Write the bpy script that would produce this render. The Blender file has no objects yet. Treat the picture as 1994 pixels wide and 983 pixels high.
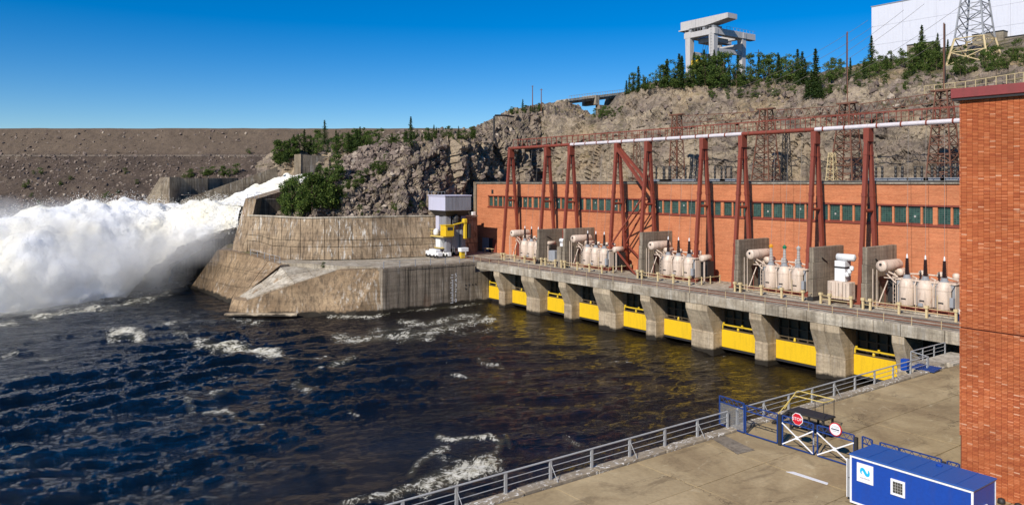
import bpy, bmesh, math, random
import numpy as np
from mathutils import Vector, Matrix, noise
from mathutils.bvhtree import BVHTree

S = bpy.context.scene
COL = S.collection
PI = math.pi
CH = 22.8                      # the eye stands 22.8 m over the tail water
SA, CA = 0.8046, 0.5938        # the power house runs along X; the camera looks over it at an angle

# ---------------------------------------------------------------- camera
cam_d = bpy.data.cameras.new('camera')
cam = bpy.data.objects.new('camera', cam_d); COL.objects.link(cam)
cam.location = (0, 0, CH)
cam.rotation_euler = (PI/2, 0, math.atan2(SA, CA))
cam_d.sensor_width = 36.0
cam_d.lens = 36.0*1500/1994
cam_d.shift_y = -134.5/1994
cam_d.clip_start = 0.5
cam_d.clip_end = 6000
S.camera = cam

# ---------------------------------------------------------------- sky, sun, exposure
SUN_EL = math.radians(37)
SUN_XY = Vector((0.36, -0.93)).normalized()       # where the sun stands, seen from the scene
W = bpy.data.worlds.new('World'); S.world = W; W.use_nodes = True
wn = W.node_tree; wn.nodes.clear()
sky = wn.nodes.new('ShaderNodeTexSky'); sky.sky_type = 'NISHITA'; sky.sun_disc = False
sky.sun_elevation = SUN_EL
sky.sun_rotation = math.atan2(SUN_XY.x, SUN_XY.y)
sky.altitude = 1200; sky.air_density = 1.0; sky.dust_density = 0.1; sky.ozone_density = 4.0
bg = wn.nodes.new('ShaderNodeBackground'); bg.inputs['Strength'].default_value = 0.10
wo = wn.nodes.new('ShaderNodeOutputWorld')
hs = wn.nodes.new('ShaderNodeHueSaturation'); hs.inputs['Saturation'].default_value = 1.5; hs.inputs['Value'].default_value = 0.98; hs.inputs['Hue'].default_value = 0.508
wn.links.new(sky.outputs[0], hs.inputs['Color']); wn.links.new(hs.outputs[0], bg.inputs[0]); wn.links.new(bg.outputs[0], wo.inputs[0])
sd = bpy.data.lights.new('sun', 'SUN'); sd.energy = 4.8; sd.angle = math.radians(0.5); sd.color = (1.0, 0.94, 0.84)
sun = bpy.data.objects.new('sun', sd); COL.objects.link(sun)
sv = Vector((SUN_XY.x*math.cos(SUN_EL), SUN_XY.y*math.cos(SUN_EL), math.sin(SUN_EL)))
sun.rotation_euler = sv.to_track_quat('Z', 'Y').to_euler(); sun.location = (0, -20, 80)
S.view_settings.view_transform = 'Standard'; S.view_settings.look = 'None'
S.view_settings.exposure = 0.15; S.view_settings.gamma = 1.0
S.render.engine = 'CYCLES'
S.cycles.max_bounces = 10; S.cycles.diffuse_bounces = 3; S.cycles.volume_bounces = 10
S.cycles.transparent_max_bounces = 16; S.cycles.use_denoising = True
S.cycles.caustics_reflective = False; S.cycles.caustics_refractive = False

# ---------------------------------------------------------------- survey: picture bearings to places
def C(x, y, z):                # right, ahead, height over the eye -> world
    return Vector((CA*x - SA*y, SA*x + CA*y, z + CH))
def P(u, v, d):                # bearing (u, v) at the distance d ahead
    return C((u-997)/1500*d, d, (357-v)/1500*d)
def PZ(u, v, z):               # bearing meets the level z (over the eye)
    return P(u, v, z*1500/(357-v))
def DY(u, Y): return Y/(SA*(u-997)/1500 + CA)      # distance ahead of the plane Y on that bearing
def PY(u, v, Y): return P(u, v, DY(u, Y))
def XY(u, Y): return PY(u, 357, Y).x
DECK, QUAY, ROOF = CH-15.0, CH-17.0, CH+0.25

# ---------------------------------------------------------------- helpers
OFF = {}
class MB:
    def __init__(s): s.v = []; s.f = []
    def add(s, vs, fs):
        n = len(s.v); s.v += [Vector(a) for a in vs]; s.f += [tuple(n+i for i in f) for f in fs]; return s
    def box(s, x0, y0, z0, x1, y1, z1):
        x0, x1 = min(x0, x1), max(x0, x1); y0, y1 = min(y0, y1), max(y0, y1); z0, z1 = min(z0, z1), max(z0, z1)
        return s.add([(x0,y0,z0),(x1,y0,z0),(x1,y1,z0),(x0,y1,z0),(x0,y0,z1),(x1,y0,z1),(x1,y1,z1),(x0,y1,z1)],
                     [(3,2,1,0),(4,5,6,7),(0,1,5,4),(1,2,6,5),(2,3,7,6),(3,0,4,7)])
    def bevbox(s, x0, y0, z0, x1, y1, z1, b=0.05):
        bm = bmesh.new(); bmesh.ops.create_cube(bm, size=1)
        for w in bm.verts:
            w.co = Vector(((x0+x1)/2+w.co.x*abs(x1-x0), (y0+y1)/2+w.co.y*abs(y1-y0), (z0+z1)/2+w.co.z*abs(z1-z0)))
        bmesh.ops.bevel(bm, geom=bm.edges[:], offset=b, segments=1, affect='EDGES')
        bm.verts.index_update()
        s.add([w.co.copy() for w in bm.verts], [[w.index for w in f.verts] for f in bm.faces]); bm.free(); return s
    def bar(s, p, q, w, h=None, up=(0,0,1)):
        p = Vector(p); q = Vector(q); h = h or w
        d = (q-p).normalized(); up = Vector(up)
        if abs(d.dot(up)) > 0.98: up = Vector((0,1,0))
        a = d.cross(up).normalized()*w/2; b = a.cross(d).normalized()*h/2
        vs = [p-a-b, p+a-b, p+a+b, p-a+b, q-a-b, q+a-b, q+a+b, q-a+b]
        return s.add(vs, [(0,1,2,3),(7,6,5,4),(0,4,5,1),(1,5,6,2),(2,6,7,3),(3,7,4,0)])
    def tube(s, p, q, r, n=8, r2=None):
        p = Vector(p); q = Vector(q); r2 = r if r2 is None else r2
        d = (q-p).normalized(); up = Vector((0,0,1)) if abs(d.z) < 0.95 else Vector((0,1,0))
        a = d.cross(up).normalized(); b = d.cross(a)
        vs = [p+(a*math.cos(2*PI*i/n)+b*math.sin(2*PI*i/n))*r for i in range(n)]
        vs += [q+(a*math.cos(2*PI*i/n)+b*math.sin(2*PI*i/n))*r2 for i in range(n)]
        fs = [(i, (i+1) % n, n+(i+1) % n, n+i) for i in range(n)] + [tuple(range(n-1, -1, -1)), tuple(range(n, 2*n))]
        return s.add(vs, fs)
    def path(s, pts, r, n=6):
        """one continuous bent tube"""
        pts = [Vector(p) for p in pts]; base = len(s.v); m = len(pts)
        for k, p in enumerate(pts):
            d = ((pts[min(k+1, m-1)]-pts[max(k-1, 0)])).normalized()
            up = Vector((0,0,1)) if abs(d.z) < 0.9 else Vector((0.3,1,0)).normalized()
            a = d.cross(up).normalized(); b = d.cross(a)
            s.v += [p+(a*math.cos(2*PI*i/n)+b*math.sin(2*PI*i/n))*r for i in range(n)]
        for k in range(m-1):
            for i in range(n):
                s.f.append((base+k*n+i, base+k*n+(i+1) % n, base+(k+1)*n+(i+1) % n, base+(k+1)*n+i))
        s.f.append(tuple(base+i for i in range(n))); s.f.append(tuple(base+(m-1)*n+i for i in reversed(range(n))))
        return s
    def lathe(s, c, prof, n=12, axis=(0,0,1)):
        c = Vector(c); d = Vector(axis).normalized()
        up = Vector((0,0,1)) if abs(d.z) < 0.95 else Vector((0,1,0))
        a = d.cross(up).normalized(); b = d.cross(a); base = len(s.v)
        for (r, h) in prof:
            s.v += [c+d*h+(a*math.cos(2*PI*i/n)+b*math.sin(2*PI*i/n))*r for i in range(n)]
        for k in range(len(prof)-1):
            for i in range(n):
                s.f.append((base+k*n+i, base+k*n+(i+1) % n, base+(k+1)*n+(i+1) % n, base+(k+1)*n+i))
        s.f.append(tuple(base+i for i in reversed(range(n)))); s.f.append(tuple(base+(len(prof)-1)*n+i for i in range(n)))
        return s
    def extr(s, pts, off):
        n = len(pts); pts = [Vector(p) for p in pts]; off = Vector(off)
        return s.add(pts+[p+off for p in pts], [tuple(range(n)), tuple(range(2*n-1, n-1, -1))] +
                     [(i, n+i, n+(i+1) % n, (i+1) % n) for i in range(n)])
    def hexa(s, a, b):         # two quads of four points each joined into a block
        return s.add(list(a)+list(b), [(0,1,2,3),(7,6,5,4),(0,4,5,1),(1,5,6,2),(2,6,7,3),(3,7,4,0)])
    def grid(s, rows):
        base = len(s.v); m = len(rows[0])
        for r in rows: s.v += [Vector(p) for p in r]
        for j in range(len(rows)-1):
            for i in range(m-1):
                a = base+j*m+i; s.f.append((a, a+1, a+m+1, a+m))
        return s
    def mesh(s, name, m, off=Vector((0,0,0)), smooth=False):
        me = bpy.data.meshes.new(name)
        me.from_pydata([tuple(v-off) for v in s.v], [], s.f)
        bm = bmesh.new(); bm.from_mesh(me); bmesh.ops.recalc_face_normals(bm, faces=bm.faces[:]); bm.to_mesh(me); bm.free()
        if m: me.materials.append(m)
        if smooth: me.polygons.foreach_set('use_smooth', [True]*len(me.polygons))
        return me

def link(o, parent=None):
    COL.objects.link(o)
    if parent: o.parent = parent
    return o
def part(name, mb, m, parent, smooth=False, kind=None, label=None):
    o = bpy.data.objects.new(name, mb.mesh(name, m, OFF.get(parent.name, Vector((0,0,0))), smooth))
    link(o, parent); OFF[o.name] = OFF.get(parent.name, Vector((0,0,0)))
    if kind: o['kind'] = kind
    if label: o['label'] = label
    return o
def tag(o, label=None, cat=None, group=None, kind=None):
    if label: o['label'] = label
    if cat: o['category'] = cat
    if group: o['group'] = group
    if kind: o['kind'] = kind
    return o
def thing(name, label, cat, loc, group=None):
    o = bpy.data.objects.new(name, None); o.empty_display_size = 0.5; link(o)
    o.location = loc; OFF[o.name] = Vector(loc)
    return tag(o, label, cat, group)
def single(name, mb, m, label, cat, group=None, smooth=False, kind=None):
    lo = Vector([min(v[i] for v in mb.v) for i in range(3)]); hi = Vector([max(v[i] for v in mb.v) for i in range(3)])
    off = Vector(((lo.x+hi.x)/2, (lo.y+hi.y)/2, lo.z))
    o = bpy.data.objects.new(name, mb.mesh(name, m, off, smooth)); link(o); o.location = off; OFF[o.name] = off
    return tag(o, label, cat, group, kind)
def struct(name, mb, m, smooth=False):
    o = bpy.data.objects.new(name, mb.mesh(name, m, Vector((0,0,0)), smooth)); link(o); OFF[o.name] = Vector((0,0,0))
    o['kind'] = 'structure'; return o
def copy_tree(o, parent=None):
    c = o.copy(); COL.objects.link(c)
    if parent: c.parent = parent; c.matrix_parent_inverse = o.matrix_parent_inverse.copy()
    for ch in list(o.children): copy_tree(ch, c)
    return c
def share(name, mesh, parent, loc=(0,0,0), kind=None):
    o = bpy.data.objects.new(name, mesh); link(o, parent)
    o.location = Vector(loc)-OFF.get(parent.name, Vector((0,0,0)))
    OFF[o.name] = Vector(loc)
    if kind: o['kind'] = kind
    return o
ORD = ['first', 'second', 'third', 'fourth', 'fifth', 'sixth', 'seventh', 'eighth', 'ninth', 'tenth', 'eleventh', 'twelfth']

# ---------------------------------------------------------------- materials
def lin(r, g, b): return tuple(((c/255)/12.92 if c/255 <= 0.04045 else ((c/255+0.055)/1.055)**2.4) for c in (r, g, b)) + (1.0,)
class NT:
    def __init__(s, name):
        s.m = bpy.data.materials.new(name); s.m.use_nodes = True; s.t = s.m.node_tree; s.t.nodes.clear()
        s.out = s.n('ShaderNodeOutputMaterial')
        s.pos = s.n('ShaderNodeNewGeometry').outputs['Position']
    def n(s, ty, **kw):
        o = s.t.nodes.new(ty)
        for k, v in kw.items(): setattr(o, k, v)
        return o
    def set(s, sock, v):
        if isinstance(v, bpy.types.NodeSocket): s.t.links.new(v, sock)
        else: sock.default_value = v
    def map(s, sc, rot=(0,0,0), vec=None):
        o = s.n('ShaderNodeMapping'); s.set(o.inputs[0], vec or s.pos)
        o.inputs['Scale'].default_value = sc if isinstance(sc, tuple) else (sc, sc, sc); o.inputs['Rotation'].default_value = rot
        return o.outputs[0]
    def noise(s, sc, det=5, rough=0.6, dist=0.0, rot=(0,0,0), vec=None):
        o = s.n('ShaderNodeTexNoise'); s.set(o.inputs['Vector'], s.map(sc, rot, vec)); o.inputs['Scale'].default_value = 1
        o.inputs['Detail'].default_value = det; o.inputs['Roughness'].default_value = rough; o.inputs['Distortion'].default_value = dist
        return o.outputs[0]
    def voro(s, sc, feat='F1', out=0, rand=1.0, vec=None):
        o = s.n('ShaderNodeTexVoronoi', feature=feat); s.set(o.inputs['Vector'], s.map(sc, vec=vec)); o.inputs['Scale'].default_value = 1
        o.inputs['Randomness'].default_value = rand
        return o.outputs[out]
    def ramp(s, f, stops):
        o = s.n('ShaderNodeValToRGB'); s.set(o.inputs[0], f); e = o.color_ramp.elements
        while len(e) < len(stops): e.new(0.5)
        for k, (p, c) in enumerate(stops):
            e[k].position = p; e[k].color = c if isinstance(c, tuple) else (c, c, c, 1)
        return o.outputs[0]
    def math(s, op, a, b=0.0, c=0.0, clamp=False):
        o = s.n('ShaderNodeMath', operation=op); o.use_clamp = clamp
        s.set(o.inputs[0], a); s.set(o.inputs[1], b); s.set(o.inputs[2], c); return o.outputs[0]
    def mix(s, f, a, b, mode='MIX'):
        o = s.n('ShaderNodeMix', data_type='RGBA', blend_type=mode)
        s.set(o.inputs[0], f); s.set(o.inputs[6], a); s.set(o.inputs[7], b); return o.outputs[2]
    def xyz(s, vec=None):
        o = s.n('ShaderNodeSeparateXYZ'); s.set(o.inputs[0], vec or s.pos); return o.outputs
    def bump(s, h, st=0.5, d=0.1, nrm=None):
        o = s.n('ShaderNodeBump'); s.set(o.inputs['Height'], h); o.inputs['Strength'].default_value = st; o.inputs['Distance'].default_value = d
        if nrm: s.set(o.inputs['Normal'], nrm)
        return o.outputs[0]
    def bsdf(s, col, rough=0.8, metal=0.0, nrm=None, spec=None):
        o = s.n('ShaderNodeBsdfPrincipled'); s.set(o.inputs['Base Color'], col); s.set(o.inputs['Roughness'], rough); s.set(o.inputs['Metallic'], metal)
        if nrm: s.set(o.inputs['Normal'], nrm)
        if spec is not None: s.set(o.inputs['Specular IOR Level'], spec)
        return o
    def done(s, sh):
        s.t.links.new(sh.outputs[0] if hasattr(sh, 'outputs') else sh, s.out.inputs[0]); return s.m

def concrete(name, light, dark, stain=0.5, wet=False, lime=0.0, sc=0.22, rot=(0,0,0), bump=0.5):
    k = NT(name)
    big = k.noise(sc, 8, 0.62, 0.6)
    col = k.ramp(big, [(0.30, dark), (0.50, tuple((a+b)/2 for a, b in zip(light, dark))), (0.68, light)])
    fine = k.noise(3.5, 6, 0.7)
    col = k.mix(0.55, col, k.ramp(fine, [(0.3, 0.55), (0.7, 1.25)]), 'MULTIPLY')
    col = k.mix(0.8, col, k.ramp(k.n('ShaderNodeObjectInfo').outputs['Random'], [(0.0, 0.80), (1.0, 1.10)]), 'MULTIPLY')
    st = k.noise((1.9, 1.9, 0.07), 6, 0.7)
    stf = k.ramp(st, [(0.46, 0.0), (0.62, 1.0)])
    col = k.mix(k.math('MULTIPLY', stf, stain), col, lin(62, 54, 46))
    if lime:
        lm = k.noise((1.6, 1.6, 0.11), 5, 0.75, vec=None)
        patch = k.noise(0.16, 3, 0.5)
        lf = k.math('MULTIPLY', k.ramp(lm, [(0.535, 0.0), (0.62, 1.0)]), k.ramp(patch, [(0.46, 0.0), (0.60, 1.0)]))
        col = k.mix(k.math('MULTIPLY', lf, lime), col, lin(196, 190, 180))
    lay = k.noise((0.12, 0.12, 2.4), 4, 0.6)
    col = k.mix(0.75, col, k.ramp(lay, [(0.34, 0.74), (0.5, 1.0), (0.66, 1.12)]), 'MULTIPLY')
    rust = k.ramp(k.noise((0.5, 0.5, 0.09), 4, 0.6, 0.4), [(0.62, 0.0), (0.75, 1.0)])
    col = k.mix(k.math('MULTIPLY', rust, 0.35), col, lin(128, 84, 52))
    if wet:
        z = k.math('ADD', k.xyz()[2], k.math('MULTIPLY', k.math('SUBTRACT', k.noise(0.5, 4), 0.5), 1.4))
        col = k.mix(k.ramp(k.math('MULTIPLY', z, 0.5), [(0.22, 1.0), (0.40, 0.0)]), col, lin(46, 41, 34))
    n = k.bump(k.math('ADD', fine, k.math('MULTIPLY', big, 1.2)), bump, 0.12)
    return k.done(k.bsdf(col, 0.9, nrm=n, spec=0.25))

def paint(name, col, rough=0.45, wear=0.25, wearcol=None, dirt=0.3, metal=0.0):
    k = NT(name)
    a = k.noise(1.1, 6, 0.65); b = k.noise((2.2, 2.2, 0.22), 5, 0.65); c = k.noise(9.0, 4, 0.6)
    x = k.mix(0.5, col, k.ramp(c, [(0.3, 0.8), (0.7, 1.12)]), 'MULTIPLY')
    x = k.mix(k.math('MULTIPLY', k.ramp(b, [(0.48, 0.0), (0.70, 1.0)]), dirt), x, lin(70, 60, 50))
    x = k.mix(k.math('MULTIPLY', k.ramp(a, [(0.60, 0.0), (0.68, 1.0)]), wear), x, wearcol or lin(112, 70, 48))
    return k.done(k.bsdf(x, rough, metal, k.bump(c, 0.15, 0.02)))

M = {}
M['concrete'] = concrete('old_tan_concrete', lin(172, 147, 116), lin(126, 104, 80), 0.6, True, 0.6)
M['wallconc'] = concrete('limed_tan_concrete', lin(176, 154, 126), lin(132, 112, 90), 0.65, False, 1.0)
M['greyconc'] = concrete('weathered_grey_concrete', lin(156, 142, 124), lin(116, 104, 90), 0.8, True, 0.5)
M['deckconc'] = concrete('pale_patchy_concrete', lin(202, 192, 174), lin(150, 136, 116), 0.45, False, 0.5, 0.4)
M['pierconc'] = concrete('pier_concrete', lin(200, 182, 154), lin(158, 140, 116), 0.30, True, 0.25)
M['firewall'] = concrete('firewall_concrete', lin(160, 148, 130), lin(124, 112, 98), 0.5, False, 0.15)
M['quay'] = concrete('quay_concrete', lin(180, 160, 122), lin(132, 112, 84), 0.0, False, 0.0, 0.13)
M['farconc'] = concrete('spillway_concrete', lin(160, 146, 124), lin(108, 94, 78), 0.6, False, 0.3)
M['hallbase'] = concrete('hall_base_concrete', lin(168, 158, 140), lin(130, 118, 102), 0.3)
M['yellow'] = paint('yellow_gate_paint', (0.80, 0.50, 0.012, 1), 0.5, 0.10, lin(120, 80, 30), 0.16)
M['yellow2'] = paint('yellow_machine_paint', (0.70, 0.47, 0.02, 1), 0.5, 0.15, lin(90, 70, 40), 0.2)
M['palegold'] = paint('pale_yellow_paint', lin(214, 188, 108), 0.6, 0.3, lin(150, 100, 60), 0.2)
M['cream'] = paint('cream_rail_paint', lin(205, 184, 140), 0.6, 0.4, lin(140, 90, 60), 0.2)
M['darksteel'] = paint('dark_brown_steel', lin(92, 78, 56), 0.7, 0.4, lin(60, 40, 28), 0.4)
M['shadegrey'] = paint('grey_sheet_with_shade', lin(138, 138, 144), 0.6, 0.3, lin(100, 96, 94), 0.4)  # grey with the shade of the crane's side and legs put into its colour
M['rust'] = paint('red_lead_paint', lin(132, 62, 46), 0.6, 0.35, lin(92, 48, 36), 0.25)
M['rustdark'] = paint('rusty_lattice_steel', lin(112, 72, 54), 0.75, 0.5, lin(70, 48, 38), 0.3)
M['pipewhite'] = paint('chalky_pipe_paint', lin(212, 204, 206), 0.5, 0.35, lin(140, 96, 84), 0.15)
M['white'] = paint('white_paint', lin(226, 226, 226), 0.5, 0.05, lin(150, 140, 120), 0.08)
M['hallwhite'] = paint('white_cladding', lin(212, 213, 222), 0.5, 0.0, None, 0.08)
M['lilac'] = paint('pale_lilac_panel', lin(196, 194, 212), 0.5, 0.05, lin(150, 140, 140), 0.10)
M['craneconc'] = paint('pale_grey_panel', lin(190, 186, 184), 0.6, 0.15, lin(150, 130, 110), 0.2)
M['tank'] = paint('pale_pinkish_enamel', lin(214, 194, 176), 0.5, 0.45, lin(160, 112, 86), 0.45)
M['grey'] = paint('grey_steel', lin(150, 152, 156), 0.5, 0.25, lin(120, 100, 84), 0.25)
M['railgrey'] = paint('galvanised_rail', lin(165, 165, 165), 0.45, 0.3, lin(120, 100, 84), 0.2)
M['dark'] = paint('blackish_metal', lin(44, 42, 42), 0.6, 0.2, lin(70, 50, 40), 0.2)
M['bushing'] = paint('dark_brown_porcelain', lin(44, 28, 26), 0.25, 0.0, None, 0.0)
M['bushgrey'] = paint('grey_porcelain', lin(176, 172, 168), 0.3, 0.0, None, 0.05)
M['green'] = paint('green_cap_paint', lin(34, 120, 84), 0.5, 0.0, None, 0.1)
M['orange'] = paint('orange_cap_paint', lin(220, 150, 34), 0.5, 0.0, None, 0.1)
M['blue'] = paint('blue_cabin_paint', lin(12, 66, 158), 0.5, 0.06, lin(40, 80, 140), 0.16)
M['blueroof'] = paint('faded_blue_roof_paint', lin(38, 84, 156), 0.55, 0.15, lin(84, 104, 140), 0.08)
M['fenceblue'] = paint('dark_blue_fence_paint', lin(26, 60, 124), 0.5, 0.15, lin(60, 60, 80), 0.1)
M['redcap'] = paint('dull_red_sheet_metal', lin(136, 62, 60), 0.55, 0.2, lin(110, 60, 56), 0.2)
M['signred'] = paint('sign_red', lin(196, 30, 46), 0.4, 0.0, None, 0.05)
M['signwhite'] = paint('sign_white', lin(232, 232, 234), 0.4, 0.0, None, 0.05)
M['signblue'] = paint('sign_dark_blue', lin(30, 40, 74), 0.4, 0.0, None, 0.0)
M['cyan'] = paint('logo_cyan', lin(20, 178, 226), 0.4, 0.0, None, 0.0)
M['logotext'] = paint('logo_text_violet', lin(120, 90, 130), 0.4, 0.0, None, 0.0)
M['roofing'] = concrete('grey_roofing_felt', lin(112, 108, 104), lin(76, 72, 70), 0.1)
M['bark'] = paint('grey_brown_bark', lin(92, 76, 60), 0.9, 0.3, lin(50, 40, 32), 0.2)
M['copper'] = paint('wire_metal', lin(108, 100, 94), 0.5, 0.0, None, 0.0)

def brick_far():
    k = NT('orange_facing_brick')
    x, y, z = k.xyz()
    cmb = k.n('ShaderNodeCombineXYZ'); k.set(cmb.inputs[0], k.math('ADD', x, y)); k.set(cmb.inputs[1], z)
    b = k.n('ShaderNodeTexBrick'); b.offset = 0.5
    k.set(b.inputs['Vector'], cmb.outputs[0]); b.inputs['Scale'].default_value = 1
    b.inputs['Color1'].default_value = lin(210, 136, 94); b.inputs['Color2'].default_value = lin(196, 118, 80); b.inputs['Mortar'].default_value = lin(150, 98, 74)
    b.inputs['Mortar Size'].default_value = 0.008; b.inputs['Brick Width'].default_value = 0.26; b.inputs['Row Height'].default_value = 0.077
    course = k.noise((0.35, 0.35, 5.5), 3, 0.6)
    col = k.mix(0.6, b.outputs[0], k.ramp(course, [(0.3, 0.72), (0.7, 1.22)]), 'MULTIPLY')
    col = k.mix(0.7, col, k.ramp(k.noise(0.22, 6, 0.65), [(0.3, 0.75), (0.7, 1.15)]), 'MULTIPLY')
    pale = k.ramp(k.noise((0.14, 0.14, 0.5), 5, 0.7), [(0.50, 0.0), (0.68, 0.55)])
    col = k.mix(pale, col, lin(206, 136, 98))
    return k.done(k.bsdf(col, 0.9, nrm=k.bump(b.outputs['Fac'], 0.3, 0.01), spec=0.2))
M['brickfar'] = brick_far()
def brick_near():
    k = NT('single_orange_brick')
    x, y, z = k.xyz()
    cell = k.n('ShaderNodeCombineXYZ')
    k.set(cell.inputs[0], k.math('FLOOR', k.math('DIVIDE', k.math('ADD', x, 40), 0.29))); k.set(cell.inputs[2], k.math('FLOOR', k.math('DIVIDE', z, 0.0775)))
    wn_ = k.n('ShaderNodeTexWhiteNoise'); k.set(wn_.inputs['Vector'], cell.outputs[0])
    col = k.ramp(wn_.outputs['Value'], [(0.0, lin(168, 88, 56)), (0.35, lin(182, 100, 62)), (0.8, lin(194, 112, 70)), (0.97, lin(204, 126, 86)), (1.0, lin(218, 164, 132))])
    col = k.mix(0.8, col, k.ramp(k.noise(0.45, 6, 0.65), [(0.3, 0.72), (0.7, 1.15)]), 'MULTIPLY')
    eff = k.math('MULTIPLY', k.ramp(k.noise(0.5, 4, 0.6), [(0.55, 0.0), (0.7, 1.0)]), k.ramp(k.noise((2.0, 2.0, 9.0), 4, 0.7), [(0.55, 0.0), (0.68, 1.0)]))
    col = k.mix(k.math('MULTIPLY', eff, 0.6), col, lin(214, 176, 146))
    return k.done(k.bsdf(col, 0.9, nrm=k.bump(k.noise(30, 3), 0.4, 0.01), spec=0.2))
M['bricknear'] = brick_near()
M['mortar'] = concrete('brown_mortar', lin(142, 84, 62), lin(104, 58, 44), 0.2)
def glassblock():
    k = NT('dark_green_glass_blocks')
    x, y, z = k.xyz()
    cmb = k.n('ShaderNodeCombineXYZ'); k.set(cmb.inputs[0], x); k.set(cmb.inputs[1], z)
    b = k.n('ShaderNodeTexBrick'); b.offset = 0.0
    k.set(b.inputs['Vector'], cmb.outputs[0]); b.inputs['Scale'].default_value = 1
    b.inputs['Color1'].default_value = lin(46, 78, 70); b.inputs['Color2'].default_value = lin(34, 58, 54); b.inputs['Mortar'].default_value = lin(74, 92, 84)
    b.inputs['Mortar Size'].default_value = 0.03; b.inputs['Brick Width'].default_value = 0.33; b.inputs['Row Height'].default_value = 0.27
    col = k.mix(0.6, b.outputs[0], k.ramp(k.noise(0.8, 4), [(0.3, 0.6), (0.7, 1.5)]), 'MULTIPLY')
    return k.done(k.bsdf(col, 0.25, nrm=k.bump(b.outputs['Fac'], 0.3, 0.02)))
M['glass'] = glassblock()
def darkglass():
    k = NT('dim_window_glass')
    return k.done(k.bsdf(k.ramp(k.noise(3, 3), [(0.3, lin(40, 40, 38)), (0.7, lin(78, 78, 72))]), 0.12))
M['darkglass'] = darkglass()
def meshwire():
    k = NT('grey_wire_mesh')
    x, y, z = k.xyz()
    w = k.math('MAXIMUM', k.math('GREATER_THAN', k.math('FRACT', k.math('MULTIPLY', x, 16)), 0.80), k.math('GREATER_THAN', k.math('FRACT', k.math('MULTIPLY', z, 16)), 0.80))
    t = k.n('ShaderNodeBsdfTransparent'); b = k.bsdf(lin(150, 152, 156), 0.5)
    mx = k.n('ShaderNodeMixShader'); k.set(mx.inputs[0], w); k.t.links.new(t.outputs[0], mx.inputs[1]); k.t.links.new(b.outputs[0], mx.inputs[2])
    return k.done(mx)
M['mesh'] = meshwire()

def rock(name, dark, mid, light, tan):
    k = NT(name)
    a = k.noise(0.11, 8, 0.65, 0.8); b = k.noise(0.9, 7, 0.7)
    cell = k.n('ShaderNodeSeparateColor'); k.set(cell.inputs[0], k.voro((0.5, 0.5, 0.35), 'F1', 1))
    col = k.ramp(a, [(0.32, dark), (0.5, mid), (0.66, light)])
    col = k.mix(0.55, col, k.ramp(cell.outputs[0], [(0.0, 0.72), (0.55, 1.0), (1.0, 1.35)]), 'MULTIPLY')
    col = k.mix(0.7, col, k.ramp(b, [(0.28, 0.60), (0.5, 1.0), (0.72, 1.38)]), 'MULTIPLY')
    col = k.mix(k.ramp(k.noise(0.07, 5, 0.6, 0.5), [(0.52, 0.0), (0.68, 0.75)]), col, k.mix(0.6, tan, k.ramp(b, [(0.3, 0.6), (0.7, 1.3)]), 'MULTIPLY'))
    nz = k.xyz(k.n('ShaderNodeNewGeometry').outputs['Normal'])[2]
    sl = k.noise((0.10, 0.10, 0.30), 6, 0.65, 1.2, rot=(0.5, 0.3, 0.4))
    col = k.mix(k.math('MULTIPLY', k.ramp(nz, [(0.35, 1.0), (0.65, 0.0)]), k.ramp(sl, [(0.42, 0.0), (0.62, 0.75)])), col, k.mix(0.5, lin(172, 156, 132), k.ramp(b, [(0.3, 0.6), (0.7, 1.3)]), 'MULTIPLY'))
    grass = k.math('MULTIPLY', k.ramp(nz, [(0.55, 0.0), (0.85, 1.0)]), k.ramp(k.noise(0.25, 5, 0.65), [(0.46, 0.0), (0.58, 1.0)]))
    col = k.mix(k.math('MULTIPLY', grass, 0.75), col, k.ramp(b, [(0.3, lin(64, 66, 36)), (0.7, lin(112, 104, 62))]))
    crack = k.ramp(k.voro((0.8, 0.8, 0.5), 'DISTANCE_TO_EDGE', 0), [(0.0, 0.0), (0.12, 1.0)])
    h = k.math('ADD', k.math('MULTIPLY', crack, 0.22), k.math('MULTIPLY', b, 1.6))
    return k.done(k.bsdf(col, 0.95, nrm=k.bump(h, 0.8, 0.5), spec=0.15))
M['rock'] = rock('quarried_grey_brown_rock', lin(94, 85, 79), lin(122, 109, 98), lin(150, 135, 118), lin(166, 144, 112))
def gravel(name, c1, c2, c3):
    k = NT(name)
    a = k.noise(0.06, 6, 0.6, 0.5); b = k.noise(0.8, 7, 0.75)
    col = k.ramp(a, [(0.3, c1), (0.55, c2), (0.7, c3)])
    col = k.mix(0.8, col, k.ramp(b, [(0.3, 0.5), (0.5, 0.95), (0.72, 1.6)]), 'MULTIPLY')
    z = k.xyz()[2]
    gr = k.math('MULTIPLY', k.ramp(k.math('MULTIPLY', z, 0.02), [(0.04, 1.0), (0.10, 0.0)]), k.ramp(k.noise(0.05, 4), [(0.45, 0.0), (0.6, 0.8)]))
    up = k.math('MULTIPLY', k.ramp(k.math('MULTIPLY', z, 0.01), [(0.395, 0.0), (0.425, 1.0)]), 0.6)
    col = k.mix(up, col, k.mix(0.5, lin(112, 98, 84), k.ramp(b, [(0.3, 0.75), (0.7, 1.2)]), 'MULTIPLY'))
    bl = k.math('MULTIPLY', k.math('LESS_THAN', k.math('ABSOLUTE', k.math('SUBTRACT', z, 39.7)), 0.55), 0.55)
    col = k.mix(bl, col, lin(140, 128, 114))
    col = k.mix(gr, col, lin(74, 80, 44))
    return k.done(k.bsdf(col, 0.97, nrm=k.bump(b, 1.0, 0.8), spec=0.1))
M['gravel'] = gravel('brown_rockfill', lin(72, 63, 57), lin(90, 78, 69), lin(104, 92, 80))
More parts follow.
